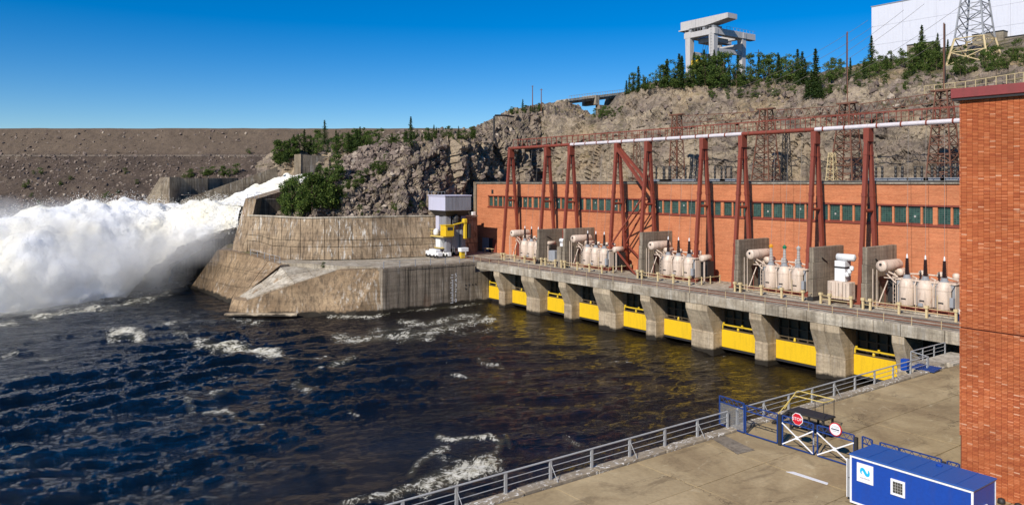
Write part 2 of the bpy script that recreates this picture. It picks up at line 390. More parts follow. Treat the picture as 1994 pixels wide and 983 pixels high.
def stones():
    k = NT('loose_stone')
    o = k.n('ShaderNodeNewGeometry').outputs['Random Per Island']
    col = k.ramp(o, [(0.0, lin(84, 74, 68)), (0.5, lin(118, 104, 96)), (0.9, lin(136, 122, 110)), (1.0, lin(172, 158, 142))])
    return k.done(k.bsdf(col, 0.95, spec=0.15))
M['stone'] = stones()
def leaf(name, c1, c2, c3):
    k = NT(name)
    r = k.n('ShaderNodeNewGeometry').outputs['Random Per Island']
    o = k.n('ShaderNodeObjectInfo').outputs['Random']
    col = k.ramp(r, [(0.0, c1), (0.55, c2), (1.0, c3)])
    col = k.mix(0.6, col, k.ramp(o, [(0.0, 0.7), (1.0, 1.35)]), 'MULTIPLY')
    b = k.bsdf(col, 0.7, spec=0.2)
    tr = k.n('ShaderNodeBsdfTranslucent'); k.set(tr.inputs[0], k.mix(0.5, col, (0.10, 0.16, 0.02, 1)))
    mx = k.n('ShaderNodeMixShader'); mx.inputs[0].default_value = 0.38
    k.t.links.new(b.outputs[0], mx.inputs[1]); k.t.links.new(tr.outputs[0], mx.inputs[2])
    return k.done(mx)
M['needle'] = leaf('conifer_needles', lin(44, 62, 34), lin(64, 86, 44), lin(96, 112, 58))
M['leafy'] = leaf('bright_leaves', lin(50, 68, 32), lin(78, 100, 44), lin(122, 136, 66))
M['grassy'] = leaf('dry_grass', lin(84, 86, 46), lin(118, 114, 66), lin(150, 140, 92))

def kerbmat():
    k = NT('kerb_concrete_with_white_splashes')
    a = k.noise(2.0, 6, 0.7)
    col = k.ramp(a, [(0.3, lin(120, 108, 92)), (0.7, lin(164, 150, 128))])
    w = k.math('MULTIPLY', k.ramp(k.noise((7.0, 3.2, 7.0), 3, 0.6, 0.8), [(0.57, 0.0), (0.62, 1.0)]), k.ramp(k.noise(0.5, 3), [(0.42, 0.0), (0.52, 1.0)]))
    return k.done(k.bsdf(k.mix(w, col, lin(226, 222, 214)), 0.85, nrm=k.bump(a, 0.5, 0.04)))
M['kerb'] = kerbmat()

def quaymat():
    k = NT('quay_concrete_worn')
    a = k.noise(0.13, 7, 0.62, 0.7); f_ = k.noise(4.0, 6, 0.72)
    col = k.ramp(a, [(0.30, lin(132, 112, 84)), (0.5, lin(160, 140, 106)), (0.68, lin(184, 164, 128))])
    col = k.mix(0.5, col, k.ramp(f_, [(0.3, 0.7), (0.7, 1.2)]), 'MULTIPLY')
    col = k.mix(0.7, col, k.ramp(k.n('ShaderNodeObjectInfo').outputs['Random'], [(0.0, 0.86), (1.0, 1.08)]), 'MULTIPLY')
    st = k.ramp(k.noise((0.5, 0.22, 0.5), 6, 0.7, 1.0), [(0.52, 0.0), (0.66, 1.0)])
    col = k.mix(k.math('MULTIPLY', st, 0.55), col, lin(104, 88, 66))
    pale = k.ramp(k.noise((0.9, 0.5, 0.9), 6, 0.75, 1.5), [(0.60, 0.0), (0.70, 1.0)])
    col = k.mix(k.math('MULTIPLY', pale, 0.4), col, lin(206, 192, 160))
    wv = k.n('ShaderNodeVectorMath', operation='ADD'); wn2 = k.n('ShaderNodeTexNoise'); k.set(wn2.inputs['Vector'], k.map(0.6)); wn2.inputs['Detail'].default_value = 5
    k.set(wv.inputs[0], k.pos); k.set(wv.inputs[1], wn2.outputs['Color'])
    cr = k.ramp(k.voro((0.16, 0.16, 0.16), 'DISTANCE_TO_EDGE', 0, vec=wv.outputs[0]), [(0.0, 1.0), (0.006, 0.0)])
    col = k.mix(k.math('MULTIPLY', cr, k.ramp(k.noise(0.2, 3), [(0.48, 0.0), (0.56, 0.8)])), col, lin(70, 58, 44))
    return k.done(k.bsdf(col, 0.9, nrm=k.bump(k.math('ADD', f_, a), 0.35, 0.04), spec=0.25))
M['quay'] = quaymat()
# ================================================================ TERRAIN
def hsh(p, k=0.0):
    return noise.cell(Vector((p.x*7.31+k, p.y*5.17-k, p.z*6.13+2*k)))
def blocky(p, sc, amp, stretch=1.0):
    q = Vector((p.x*sc, p.y*sc, p.z*sc*stretch))
    d, pts = noise.voronoi(q)
    return (hsh(pts[0], 1.7))*amp - max(0.0, 0.16-(d[1]-d[0]))*amp*2.2
def interp_rows(cols, us):
    """cols: list of (u, [(v, dist) ...]) -> for each u an interpolated list"""
    out = []
    for u in us:
        for a, b in zip(cols[:-1], cols[1:]):
            if a[0] <= u <= b[0]:
                t = (u-a[0])/(b[0]-a[0])
                out.append([((1-t)*p[0]+t*q[0], (1-t)*p[1]+t*q[1]) for p, q in zip(a[1], b[1])]); break
    return out
def loft(cols, du, segs):
    us = np.arange(cols[0][0], cols[-1][0]+0.1, du)
    prof = interp_rows(cols, us)
    rows = []
    for i in range(len(segs)):
        for k in range(segs[i]):
            t = k/segs[i]
            rows.append([C((u-997)/1500*((1-t)*p[i][1]+t*p[i+1][1]), (1-t)*p[i][1]+t*p[i+1][1],
                           (1-t)*(357-p[i][0])/1500*p[i][1]+t*(357-p[i+1][0])/1500*p[i+1][1]) for u, p in zip(us, prof)])
    rows.append([P(u, p[-1][0], p[-1][1]) for u, p in zip(us, prof)])
    return rows
def roughen(rows, f):
    R = np.array([[tuple(p) for p in r] for r in rows])
    du = np.gradient(R, axis=1); dv = np.gradient(R, axis=0)
    n = np.cross(du, dv); n /= (np.linalg.norm(n, axis=2, keepdims=True)+1e-9)
    view = np.array([0, 0, CH])-R
    s = np.sign((n*view).sum(2, keepdims=True)); s[s == 0] = 1; n *= s
    m, w = R.shape[:2]
    out = []
    for j in range(m):
        r = []
        for i in range(w):
            p = Vector(R[j, i]); nn = Vector(n[j, i])
            r.append(p+nn*f(p, j/(m-1), i/(w-1), nn))
        out.append(r)
    return out

# (v, distance) of foot, mid face, ledge, upper face top, upper slope, skyline, far plateau
def tc(u, v0, vm, vl, vu, vs, vk, Ys=(118, 121, 124, 129, 133, 150, 175)):
    return (u, [(v0, DY(u, Ys[0])), (vm, DY(u, Ys[1])), (vl, DY(u, Ys[2])), (vl+1, DY(u, Ys[3])), (vu, DY(u, Ys[4])), (vs, DY(u, Ys[5])), (vk, DY(u, Ys[6]))])
def lc(u, v0, d0, vm, dm, vl, dl, vl2, dl2, vu, d_u, vs, ds, vk, dk):
    return (u, [(v0, d0), (vm, dm), (vl, dl), (vl2, dl2), (vu, d_u), (vs, ds), (vk, dk)])
COLS = [
 lc(527, 436, 168, 432, 170, 430, 172, 428, 174, 427, 176, 426, 179, 425, 186),
 lc(560, 432, 160, 425, 161, 418, 163, 414, 165, 408, 168, 402, 172, 400, 184),
 lc(600, 432, 157, 420, 158, 406, 160, 398, 163, 386, 167, 374, 172, 372, 184),
 lc(640, 433, 156, 415, 157, 394, 160, 380, 164, 358, 169, 338, 176, 336, 188),
 lc(670, 433, 156, 412, 157, 380, 160, 366, 166, 338, 172, 312, 180, 310, 192),
 lc(705, 433, 157, 404, 159, 368, 162, 352, 168, 324, 174, 296, 183, 293, 196),
 lc(740, 433, 158, 396, 160, 352, 163, 338, 168, 308, 176, 280, 187, 278, 200),
 lc(775, 433, 159, 388, 161, 338, 165, 326, 170, 296, 178, 267, 190, 266, 205),
 lc(815, 433, 162, 370, 164, 312, 166, 306, 170, 284, 178, 264, 192, 264, 210),
 lc(860, 433, 168, 360, 169, 290, 171, 286, 175, 274, 181, 266, 192, 266, 214),
 lc(900, 433, 174, 356, 176, 282, 178, 280, 182, 270, 187, 264, 196, 264, 220),
 lc(940, 436, 180, 352, 181, 277, 183, 277, 190, 254, 197, 243, 212, 240, 236),
 lc(985, 438, 184, 350, 186, 276, 188, 276, 196, 230, 202, 221, 226, 220, 250),
 lc(1020, 440, 187, 350, 188, 276, 190, 275, 198, 226, 206, 213, 234, 210, 262),
 tc(1055, 446, 350, 275, 227, 207, 205), tc(1100, 446, 350, 273, 228, 200, 200), tc(1125, 446, 350, 271, 230, 210, 212),
 tc(1150, 446, 350, 269, 231, 224, 226), tc(1178, 446, 350, 265, 230, 222, 222), tc(1200, 446, 348, 262, 212, 192, 186), tc(1215, 446, 348, 260, 192, 186, 182),
 tc(1260, 450, 345, 254, 176, 170, 168), tc(1330, 455, 340, 245, 170, 164, 160), tc(1400, 460, 335, 236, 174, 163, 157),
 tc(1500, 470, 330, 226, 178, 160, 150), tc(1600, 480, 325, 217, 180, 158, 140), tc(1700, 490, 320, 208, 176, 150, 120),
 tc(1800, 500, 315, 200, 166, 140, 108), tc(1900, 510, 310, 192, 158, 125, 88), tc(2000, 520, 305, 184, 150, 112, 70), tc(2150, 530, 300, 172, 140, 96, 40), tc(2400, 550, 290, 150, 120, 70, 10),
]
ROWS = loft(COLS, 2.4, [16, 46, 4, 18, 16, 8])
def hill_f(p, j, i, n):
    left = 1.0 if i < 0.33 else 0.0
    w = min(1.0, j*6)*min(1.0, (1-j)*8+0.15)
    steep = 1.0-max(0.0, n.z)
    a = noise.fractal(p*0.045, 0.9, 2.1, 4)*2.4
    col = blocky(p, 0.24, 2.3, 0.30)            # upright blocks as in quarried faces
    blk = blocky(p, 0.50, 0.9, 0.8)
    small = blocky(p, 1.3, 0.35, 1.0)
    k = 1.0 if i < 0.25 else 0.8
    kr = 1.0 if i < 0.22 else max(0.25, 1.0-(i-0.22)*6)
    return w*(a*0.8 + col*(0.35+0.65*steep)*(0.12+0.88*kr) + blk*(0.35+.65*kr) + small*(0.3+.7*kr))
ROWS = roughen(ROWS, hill_f)
hb = MB().grid(ROWS)
hill = struct('rock_hillside', hb, M['rock'])
BVH = [BVHTree.FromPolygons([tuple(v) for v in hb.v], hb.f)]

# the mound upstream, behind the chute
COLS2 = [
 (505, [(352, 250), (340, 252), (330, 254), (326, 258), (322, 262), (324, 290)]),
 (540, [(345, 245), (330, 246), (310, 248), (306, 254), (302, 260), (300, 300)]),
 (570, [(345, 240), (325, 241), (300, 243), (297, 252), (296, 262), (294, 300)]),
 (640, [(350, 238), (325, 240), (302, 242), (297, 252), (294, 262), (290, 300)]),
 (720, [(360, 238), (330, 240), (300, 242), (294, 252), (288, 262), (284, 300)]),
 (800, [(360, 238), (330, 240), (290, 242), (284, 252), (280, 262), (276, 300)]),
 (960, [(360, 238), (330, 240), (280, 242), (274, 252), (266, 262), (262, 300)]),
]
R2 = roughen(loft(COLS2, 4.0, [8, 14, 5, 5, 6]), lambda p, j, i, n: min(1, j*5)*(noise.fractal(p*0.06, 0.9, 2.1, 4)*1.2+blocky(p, 0.25, 1.2, 0.5)+blocky(p, 0.6, 0.6)))
mb2 = MB().grid(R2); struct('rock_mound', mb2, M['rock']); BVH.append(BVHTree.FromPolygons([tuple(v) for v in mb2.v], mb2.f))

# the rockfill dam
def dam_pt(x, q):
    # q 0 foot .. 1 crest, berm at .68
    prof = [(0, 408, -24.5), (0.66, 467, 16.6), (0.70, 473, 17.1), (1.0, 500, 35.6), (1.03, 512, 35.6), (1.2, 560, 5)]
    for a, b in zip(prof[:-1], prof[1:]):
        if q <= b[0]:
            t = (q-a[0])/(b[0]-a[0]); d = a[1]+(b[1]-a[1])*t; z = a[2]+(b[2]-a[2])*t; break
    return C(x, d, z)
dr = []
for q in list(np.linspace(0, 0.66, 40))+[0.68, 0.70]+list(np.linspace(0.72, 1.0, 20))+[1.03, 1.2]:
    r = []
    for x in np.arange(-560, 140, 2.6):
        p = dam_pt(x, q); w = 1.0 if q < 0.98 else 0.08
        p += Vector((0, 0, 1))*w*(noise.fractal(p*0.05, 0.9, 2.1, 4)*1.2+blocky(p, 0.35, 0.8)*0.7)
        if q >= 0.98: p.z += 0.35*noise.noise(p*0.05)
        r.append(p)
    dr.append(r)
mbd = MB().grid(dr); struct('rockfill_dam', mbd, M['gravel']); BVH.append(BVHTree.FromPolygons([tuple(v) for v in mbd.v], mbd.f))

def hit(u, v, order=(0, 1, 2)):
    o = Vector((0, 0, CH)); d = (P(u, v, 100)-o).normalized(); best = None
    for k in order:
        h = BVH[k].ray_cast(o, d)
        if h[0] is not None and (best is None or h[3] < best[3]): best = h
    return best

# loose rocks, past counting
def rocks(name, pts, kind='stuff', m=None):
    rg = random.Random(5); v = []; f = []
    for (p, r) in pts:
        n = len(v)
        ax = [rg.uniform(0.6, 1.3)*r for _ in range(3)]; rot = Matrix.Rotation(rg.uniform(0, 6.28), 3, Vector((rg.uniform(-1,1), rg.uniform(-1,1), rg.uniform(-1,1))).normalized())
        for (a, b, c) in ((1,0,0),(-1,0,0),(0,1,0),(0,-1,0),(0,0,1),(0,0,-1),(.6,.6,.6),(-.6,.6,-.6)):
            q = rot @ Vector((a*ax[0]*rg.uniform(.7,1.2), b*ax[1]*rg.uniform(.7,1.2), c*ax[2]*rg.uniform(.7,1.2)))
            v.append(p+q)
        for t in ((0,2,6),(2,4,6),(4,0,6),(0,4,3),(4,1,3),(1,4,2),(1,2,7),(2,0,5),(0,3,5),(3,1,5),(1,7,5),(2,5,7)):
            f.append(tuple(n+i for i in t))
    mb = MB(); mb.v = v; mb.f = f
    o = bpy.data.objects.new(name, mb.mesh(name, m or M['stone'])); link(o); o['kind'] = kind
    return o
rg = random.Random(11)
pts = []
for k in range(9000):
    x = rg.uniform(-420, 60); q = rg.uniform(0.02, 0.97)
    if q > 0.7 and rg.random() < 0.75: continue
    p = dam_pt(x, q); h = hit(997+1500*(CA*p.x+SA*p.y)/max(1, (-SA*p.x+CA*p.y)), 357-1500*(p.z-CH)/max(1, (-SA*p.x+CA*p.y)), (2,))
    if h: pts.append((h[0], rg.choice([0.35, 0.45, 0.6, 0.8, 1.2])))
rocks('dam_boulders', pts)
pts = []
for k in range(4200):
    u = rg.uniform(600, 1000) if rg.random() < 0.75 else rg.uniform(1000, 1990)
    v = rg.uniform(250, 425) if u < 1000 else rg.uniform(150, 235)
    h = hit(u, v, (0,))
    if h and abs(h[1].z) > 0.35: pts.append((h[0], rg.choice([0.15, 0.2, 0.3, 0.3, 0.5, 0.7])))
for k in range(1500):
    t = rg.random(); u = 640+130*t+rg.uniform(-22, 34); v = 350-80*t+rg.uniform(-22, 26)
    h = hit(u, v, (0,))
    if h: pts.append((h[0], rg.choice([0.25, 0.35, 0.5, 0.7, 0.9])))
rocks('hillside_rubble', pts)

# ================================================================ WATER
FOAM = [  # lines where the water breaks white: bearings on the water, breadth, strength
 (((388,668),(430,672),(480,680),(540,686)), 8, 1.25), (((500,690),(580,697),(640,694)), 4, .6), (((622,718),(650,706),(690,695)), 4, 1.0),
 (((655,655),(690,661),(740,656),(800,652),(850,645),(900,632),(955,622)), 7, .95), (((780,626),(830,632),(880,620),(930,612)), 6, .85), (((720,645),(790,640),(840,655),(780,662)), 6, .75), (((860,640),(910,648),(960,640)), 5, .6),
 (((220,652),(245,645),(270,650)), 9, 1.5), (((800,925),(815,900),(845,880),(870,872)), 6, .95), (((855,848),(880,855),(920,850),(950,848)), 6, 1.05), (((950,848),(975,862),(965,880),(935,895)), 6, .95), (((985,850),(992,868)), 4, .7),
 (((830,945),(870,930),(910,915),(955,903)), 15, 1.35), (((740,968),(800,950),(850,940)), 9, .95), (((670,980),(740,965)), 7, .7), (((860,890),(900,900),(930,890)), 9, .5),
 (((415,767),(450,757)), 5, .9), (((400,800),(440,799),(455,806)), 6, 1.05), (((460,815),(510,826)), 3.5, .75), (((365,775),(375,797)), 6, .9), (((580,745),(604,756)), 8, .9),
 (((935,700),(975,712)), 6, .65), (((880,730),(1000,742)), 3, .5), (((1100,850),(1122,862)), 5, .65), (((640,616),(720,616),(757,611)), 3, .85), (((440,622),(560,624)), 2.5, .7), (((470,629),(505,629)), 3, .8), (((770,606),(860,600),(940,590)), 2.5, .7),
 (((0,632),(28,628)), 5, 1.0), (((66,617),(120,608),(188,598)), 6, 1.05), (((308,627),(342,625)), 4, .85), (((340,648),(362,650)), 4, .75), (((8,691),(32,685)), 4, .75), (((30,737),(60,733)), 5, .75), (((70,700),(98,698)), 4, .65), (((650,900),(670,905)), 4, .6),
 (((1010,640),(1060,650)), 3, .5), (((1130,672),(1160,668)), 3, .5), (((1190,700),(1230,706)), 3, .45), (((680,798),(700,804)), 3, .6), (((140,945),(190,940)), 3, .4), (((530,740),(640,748)), 2.5, .4), (((300,705),(330,700)), 3, .5), (((200,600),(290,582),(330,566)), 6, .8),
]
wd = list(np.concatenate([np.arange(47, 110, 0.33), np.arange(110, 200, 0.55), np.arange(200, 420, 6.0)]))
wk = np.concatenate([np.linspace(-1.6, -0.70, 26), np.linspace(-0.695, 0.66, 560), np.linspace(0.68, 1.3, 12)])
D, K = np.meshgrid(np.array(wd), wk, indexing='ij')
xc = K*D; X = CA*xc-SA*D; Y = SA*xc+CA*D
rs = np.random.RandomState(4)
Hh = np.zeros_like(X); DX = np.zeros_like(X); DYy = np.zeros_like(X)
warp = 2.4*np.sin(X*0.07+Y*0.05)+2.0*np.sin(X*0.031-Y*0.083+1.0)+1.2*np.sin(X*0.17+Y*0.13+2.0)
patch = np.clip(0.78+0.34*np.sin(X*0.06+1.3*np.sin(Y*0.045))+0.30*np.sin(Y*0.09-X*0.02+2)+0.2*np.sin(X*0.19+Y*0.11), 0.18, 1.5)
for k in range(60):
    lam = 0.7*math.exp(rs.uniform(0, 1)*math.log(13)); ang = (0.0 if k % 5 < 3 else math.radians(143))+rs.normal()*0.38
    kx, ky = math.cos(ang)*2*PI/lam, math.sin(ang)*2*PI/lam; ph = rs.uniform(0, 6.28)
    A = 0.0088*lam**0.9*rs.uniform(0.5, 1.2)
    th = kx*(X+warp*0.7)+ky*(Y+warp*0.5)+ph+0.9*np.sin(0.21*kx*X+0.33*ky*Y+ph*2)
    s = 1-np.abs(np.sin(th/2))*2 if k % 3 == 0 else np.cos(th)
    Hh += A*patch*s
sheltered = 1/(1+np.exp(-(Y-34)/9.0)) # the calmer pool under the deck
Hh *= (1.5-0.9*np.clip(sheltered, 0, 1))
foam = np.zeros_like(X)
UU = 997+1500*K; VV = 357+CH*1500/D
for (pl_, wpx, st) in FOAM:
    best = np.full_like(X, 1e9)
    for (ua, va), (ub, vb) in zip(pl_[:-1], pl_[1:]):
        ex, ey = ub-ua, (vb-va)*1.0; L2 = ex*ex+ey*ey
        t = np.clip(((UU-ua)*ex+(VV-va)*ey)/L2, 0, 1)
        best = np.minimum(best, (UU-ua-t*ex)**2+((VV-va-t*ey)*1.3)**2)
    g_ = np.exp(-best/(2*(wpx*1.15)**2))
    foam = np.maximum(foam, st*g_)
    Hh += 0.09*st*np.exp(-best/(2*(wpx*1.2)**2))
st_ = np.array([noise.fractal(Vector((x*0.045, y*0.016, 3.0)), 0.9, 2.0, 4) for x, y in zip(X.ravel(), Y.ravel())]).reshape(X.shape)
foam = np.maximum(foam, 0.36*np.exp(-(st_/0.016)**2)*(np.sin(X*0.11+Y*0.045)*np.sin(Y*0.07-X*0.02)>0.15)*(D < 150))
fl = 1/(1+np.exp((Y-20)*0.12))
edge = np.exp(-((xc+80+(163-D)*0.40)/7.0)**2)*(D > 118)*(D < 185)*1.1       # where the jet falls in
foam = np.maximum(foam, edge)
crest = np.clip((Hh-0.95)*1.0, 0, 0.5)*(Y < 35)
foam = np.maximum(foam, crest)
Hh = np.where(D > 205, 0, Hh)
mbw = MB(); m, w = X.shape
mbw.v = [Vector(t) for t in zip(X.ravel(), Y.ravel(), Hh.ravel())]
idx = np.arange(m*w).reshape(m, w)
mbw.f = list(zip(idx[:-1, :-1].ravel().tolist(), idx[:-1, 1:].ravel().tolist(), idx[1:, 1:].ravel().tolist(), idx[1:, :-1].ravel().tolist()))
def water_mat():
    k = NT('dark_river_water')
    at = k.n('ShaderNodeAttribute', attribute_name='foam').outputs['Fac']
    r0 = k.map((1, 1, 1), (0, 0, math.radians(40)))
    f1 = k.noise((1.3, 0.9, 1.0), 8, 0.78, 1.2, vec=r0)
    lace = k.voro((1.1, 1.9, 1.0), 'DISTANCE_TO_EDGE', 0, vec=k.n('ShaderNodeVectorMath', operation='ADD').outputs[0])
    vm = k.t.nodes[-1] if False else None
    warpn = k.n('ShaderNodeTexNoise'); k.set(warpn.inputs['Vector'], r0); warpn.inputs['Scale'].default_value = 0.9; warpn.inputs['Detail'].default_value = 4
    add = [n for n in k.t.nodes if n.type == 'VECT_MATH'][0]
    k.set(add.inputs[0], r0); sc = k.n('ShaderNodeVectorMath', operation='SCALE'); k.set(sc.inputs[0], warpn.outputs['Color']); sc.inputs['Scale'].default_value = 1.6
    k.set(add.inputs[1], sc.outputs[0])
    lc_ = k.ramp(lace, [(0.0, 0.30), (0.22, 0.0)])
    rd = k.noise((0.22, 0.75, 1.0), 5, 0.6, 2.2, vec=r0)
    ridge = k.math('SUBTRACT', 1.0, k.math('MULTIPLY', k.math('ABSOLUTE', k.math('SUBTRACT', rd, 0.5)), 9.0), 0.0, True)
    clump = k.ramp(k.noise((0.16, 0.4, 1.0), 3, 0.5, 0.8, vec=r0), [(0.38, 0.0), (0.62, 1.0)])
    val = k.math('ADD', k.math('MULTIPLY', at, 0.50), k.math('ADD', k.math('MULTIPLY', k.math('SUBTRACT', f1, 0.5), 2.1), k.math('MULTIPLY', k.math('MULTIPLY', ridge, clump), 0.42)))
    fm = k.ramp(val, [(0.52, 0.0), (0.74, 0.75), (1.0, 1.0)])
    gate = k.ramp(at, [(0.08, 0.0), (0.34, 1.0)])
    fm = k.math('MULTIPLY', fm, gate)
    tint = k.noise(0.035, 3, 0.5)
    deep = k.ramp(tint, [(0.3, (0.0015, 0.0045, 0.0095, 1)), (0.7, (0.002, 0.005, 0.009, 1))])
    y = k.xyz()[1]
    brown = k.ramp(k.math('ADD', k.math('MULTIPLY', y, 0.012), k.math('MULTIPLY', k.math('SUBTRACT', k.noise(0.06, 4), 0.5), 0.6)), [(0.40, 0.0), (0.85, 1.0)])
    deep = k.mix(brown, deep, (0.010, 0.008, 0.006, 1))
    milky = k.math('MULTIPLY', k.ramp(at, [(0.25, 0.0), (1.0, 0.40)]), 1.0)
    deep = k.mix(milky, deep, lin(92, 88, 66))
    rip = k.noise((2.6, 1.1, 1), 7, 0.68, 0.7)
    rip2 = k.noise((0.75, 0.36, 1), 4, 0.6, 0.6)
    calm = k.ramp(k.noise((0.05, 0.03, 1), 4, 0.6, 1.0), [(0.36, 0.35), (0.60, 1.15)])
    nrm = k.bump(k.math('MULTIPLY', calm, k.math('ADD', rip, k.math('MULTIPLY', rip2, 1.3))), 0.85, 0.36)
    wbs = k.bsdf(deep, 0.07, nrm=nrm, spec=0.5); wbs.inputs['IOR'].default_value = 1.33
    fb = k.bsdf(k.mix(k.ramp(f1, [(0.4, 0.0), (0.7, 1.0)]), lin(186, 178, 152), lin(226, 224, 216)), 0.9, nrm=k.bump(f1, 0.3, 0.2))
    mx = k.n('ShaderNodeMixShader'); k.set(mx.inputs[0], fm)
    k.t.links.new(wbs.outputs[0], mx.inputs[1]); k.t.links.new(fb.outputs[0], mx.inputs[2])
    return k.done(mx)
M['water'] = water_mat()
river = struct('river_water', mbw, M['water'], True)
ca = river.data.attributes.new('foam', 'FLOAT', 'POINT'); ca.data.foreach_set('value', foam.ravel().astype(np.float32))
# the river bed and banks beyond the frame
struct('ground', MB().add([(-1500,-1500,-6),(1500,-1500,-6),(1500,2500,-6),(-1500,2500,-6)], [(0,1,2,3)]), M['gravel'])

# ---------------------------------------------------------------- spillway jet
def foam_mat():
    k = NT('white_spray')
    a = k.noise(0.10, 5, 0.6); b = k.noise(0.5, 8, 0.7)
    col = k.ramp(a, [(0.40, lin(236, 230, 212)), (0.6, lin(246, 246, 246))])
    col = k.mix(0.35, col, k.ramp(b, [(0.3, 0.86), (0.7, 1.05)]), 'MULTIPLY')
    s = k.bsdf(col, 1.0, nrm=k.bump(b, 0.5, 1.2), spec=0.0)
    s.inputs['Subsurface Weight'].default_value = 0.0
    return k.done(s)
M['foam'] = foam_mat()
def billow(p):
    h = 0
    for (sc, am) in ((0.10, 3.4), (0.21, 1.9), (0.45, 1.0), (0.95, 0.5), (1.9, 0.25)):
        d, _ = noise.voronoi(p*sc+Vector((noise.noise(p*sc*0.7)*0.7, 0, noise.noise(p*sc*0.7+Vector((9,3,1)))*0.7)))
        h += am*(0.55-min(1.0, d[0]))
    return h
def jet():
    mb = MB()
    xs = np.linspace(-57.5, -132, 170); rows = []
    def ip(x, tab):
        for a, b in zip(tab[:-1], tab[1:]):
            if b[0] <= x <= a[0]: t = (x-a[0])/(b[0]-a[0]); return a[1]+(b[1]-a[1])*t
        return tab[0][1] if x > tab[0][0] else tab[-1][1]
    ztop = [(-57, -4.6), (-62, -5.2), (-70, -5.4), (-80, -5.0), (-90, -4.8), (-100, -6.0), (-112, -9.5), (-132, -17)]
    zbot = [(-57, -9.0), (-63, -10.5), (-69, -13), (-73, -15.5), (-76.5, -19.5), (-80, -24.0), (-132, -24.0)]
    yfr = [(-57, 161.5), (-65, 162), (-74, 163), (-80, 154), (-86, 143), (-92, 134), (-110, 128), (-132, 124)]
    yto = [(-57, 163.5), (-70, 168), (-80, 168), (-95, 163), (-110, 160), (-132, 158)]
    ybk = [(-57, 166), (-70, 180), (-87, 200), (-95, 194), (-132, 190)]
    zbk = [(-57, -5.2), (-70, -6.0), (-87, -7.6), (-92, -13), (-98, -24), (-132, -24)]
    nw = 84
    for x in xs:
        zt, zb, yf, yt, yb, zk = (ip(x, t) for t in (ztop, zbot, yfr, yto, ybk, zbk))
        r = []
        for j in range(nw):
            s = j/(nw-1)
            if s < 0.12:      # under side / foot, going back
                t = s/0.12; y = (yf+yb)/2+(yf-(yf+yb)/2)*t; z = zb+0.0*t
            elif s < 0.72:    # front, foot up to the crown, bulging
                t = (s-0.12)/0.60; y = yf+(yt-yf)*(t**1.7); z = zb+(zt-zb)*(1-(1-t)**1.35)
            else:
                t = (s-0.72)/0.28; y = yt+(yb-yt)*t; z = zt+(zk-zt)*t**1.6
            r.append(C(x, y, z))
        rows.append(r)
    f = lambda p, j, i, n: billow(p)*min(1.0, 0.25+j*5)*(1.0)
    R = np.array([[tuple(p) for p in r] for r in rows])
    n = np.cross(np.gradient(R, axis=1), np.gradient(R, axis=0)); n /= (np.linalg.norm(n, axis=2, keepdims=True)+1e-9)
    cen = R.mean(axis=1, keepdims=True); s = np.sign((n*(R-cen)).sum(2, keepdims=True)); s[s == 0] = 1; n *= s
    out = []
    for i in range(len(rows)):
        w = min(1.0, 0.30+i/30)
        out.append([rows[i][j]+Vector(n[i, j])*billow(rows[i][j])*w for j in range(nw)])
    mb.grid(out)
    rq = random.Random(9); dv = []; df = []
    for k in range(34000):
        i = min(len(out)-2, int(rq.random()**1.0*(len(out)-1))); j = rq.randrange(8, nw-10)
        p = out[i][j]; nv = Vector(n[i, j]); e = rq.expovariate(1/0.9)
        q = p+nv*e+Vector((rq.gauss(0, .5), rq.gauss(0, .5), rq.gauss(0, .5)-0.12*e*e)); r_ = rq.choice((.025, .03, .04, .05, .06, .08))*(1.0 if e > .5 else 1.4)
        b = len(dv); a_ = rq.uniform(0, 6.28); ca_, sa_ = math.cos(a_)*r_, math.sin(a_)*r_
        dv += [q+Vector((ca_, sa_, -r_)), q+Vector((-sa_, ca_, -r_*.6)), q+Vector((-ca_, -sa_*.7, -r_)), q+Vector((0, 0, r_*1.4))]
        df += [(b, b+1, b+3), (b+1, b+2, b+3), (b+2, b, b+3), (b, b+2, b+1)]
    md = MB(); md.v = dv; md.f = df
    od = bpy.data.objects.new('spray_droplets', md.mesh('spray_droplets', M['foam'])); link(od); od['kind'] = 'stuff'
    o = mb.mesh('spillway_jet', M['foam'], Vector((0,0,0)), True)
    ob = bpy.data.objects.new('spillway_jet', o); link(ob); ob['kind'] = 'structure'
    # chute water running down to the lip
    cr = []
    lft = [P(556, 342, 231), P(535, 346, 222.5), P(470, 373, 214.5), P(400, 401, 207), P(345, 409, 200), P(322, 409, 196)]
    rgt = [P(650, 347, 226), P(612, 362, 206), P(560, 384, 188), P(510, 391, 172), P(480, 397, 163.4), P(468, 399, 162.5)]
    for q in np.linspace(0, 4.999, 76):
        a = int(q); t = q-a; l_ = lft[a].lerp(lft[a+1], t); r_ = rgt[a].lerp(rgt[a+1], t); r = []
        for t in np.linspace(0, 1, 46):
            p = l_.lerp(r_, t); p.z += 0.5*math.sin(PI*t)
            st = Vector((p.x*0.30, p.y*0.30, q*0.6))
            r.append(p+Vector((0,0,1))*(0.8*noise.fractal(st, 0.8, 2.2, 5)+0.7*abs(noise.noise(p*0.30))-.25))
        cr.append(r)
    mc = MB().grid(cr); oc = bpy.data.objects.new('chute_water', mc.mesh('chute_water', M['foam'], Vector((0,0,0)), True)); link(oc); oc['kind'] = 'structure'
    # mist about the foot of the jet
    k = NT('spray_mist')
    tc_ = k.n('ShaderNodeTexCoord').outputs['Object']
    x, y, z = k.xyz(tc_)
    nn = k.noise(0.09, 5, 0.6, 0.4)
    # soft ellipsoid fall-off in the box's own coordinates (-1..1)
    ln = k.n('ShaderNodeVectorMath', operation='LENGTH'); k.set(ln.inputs[0], tc_)
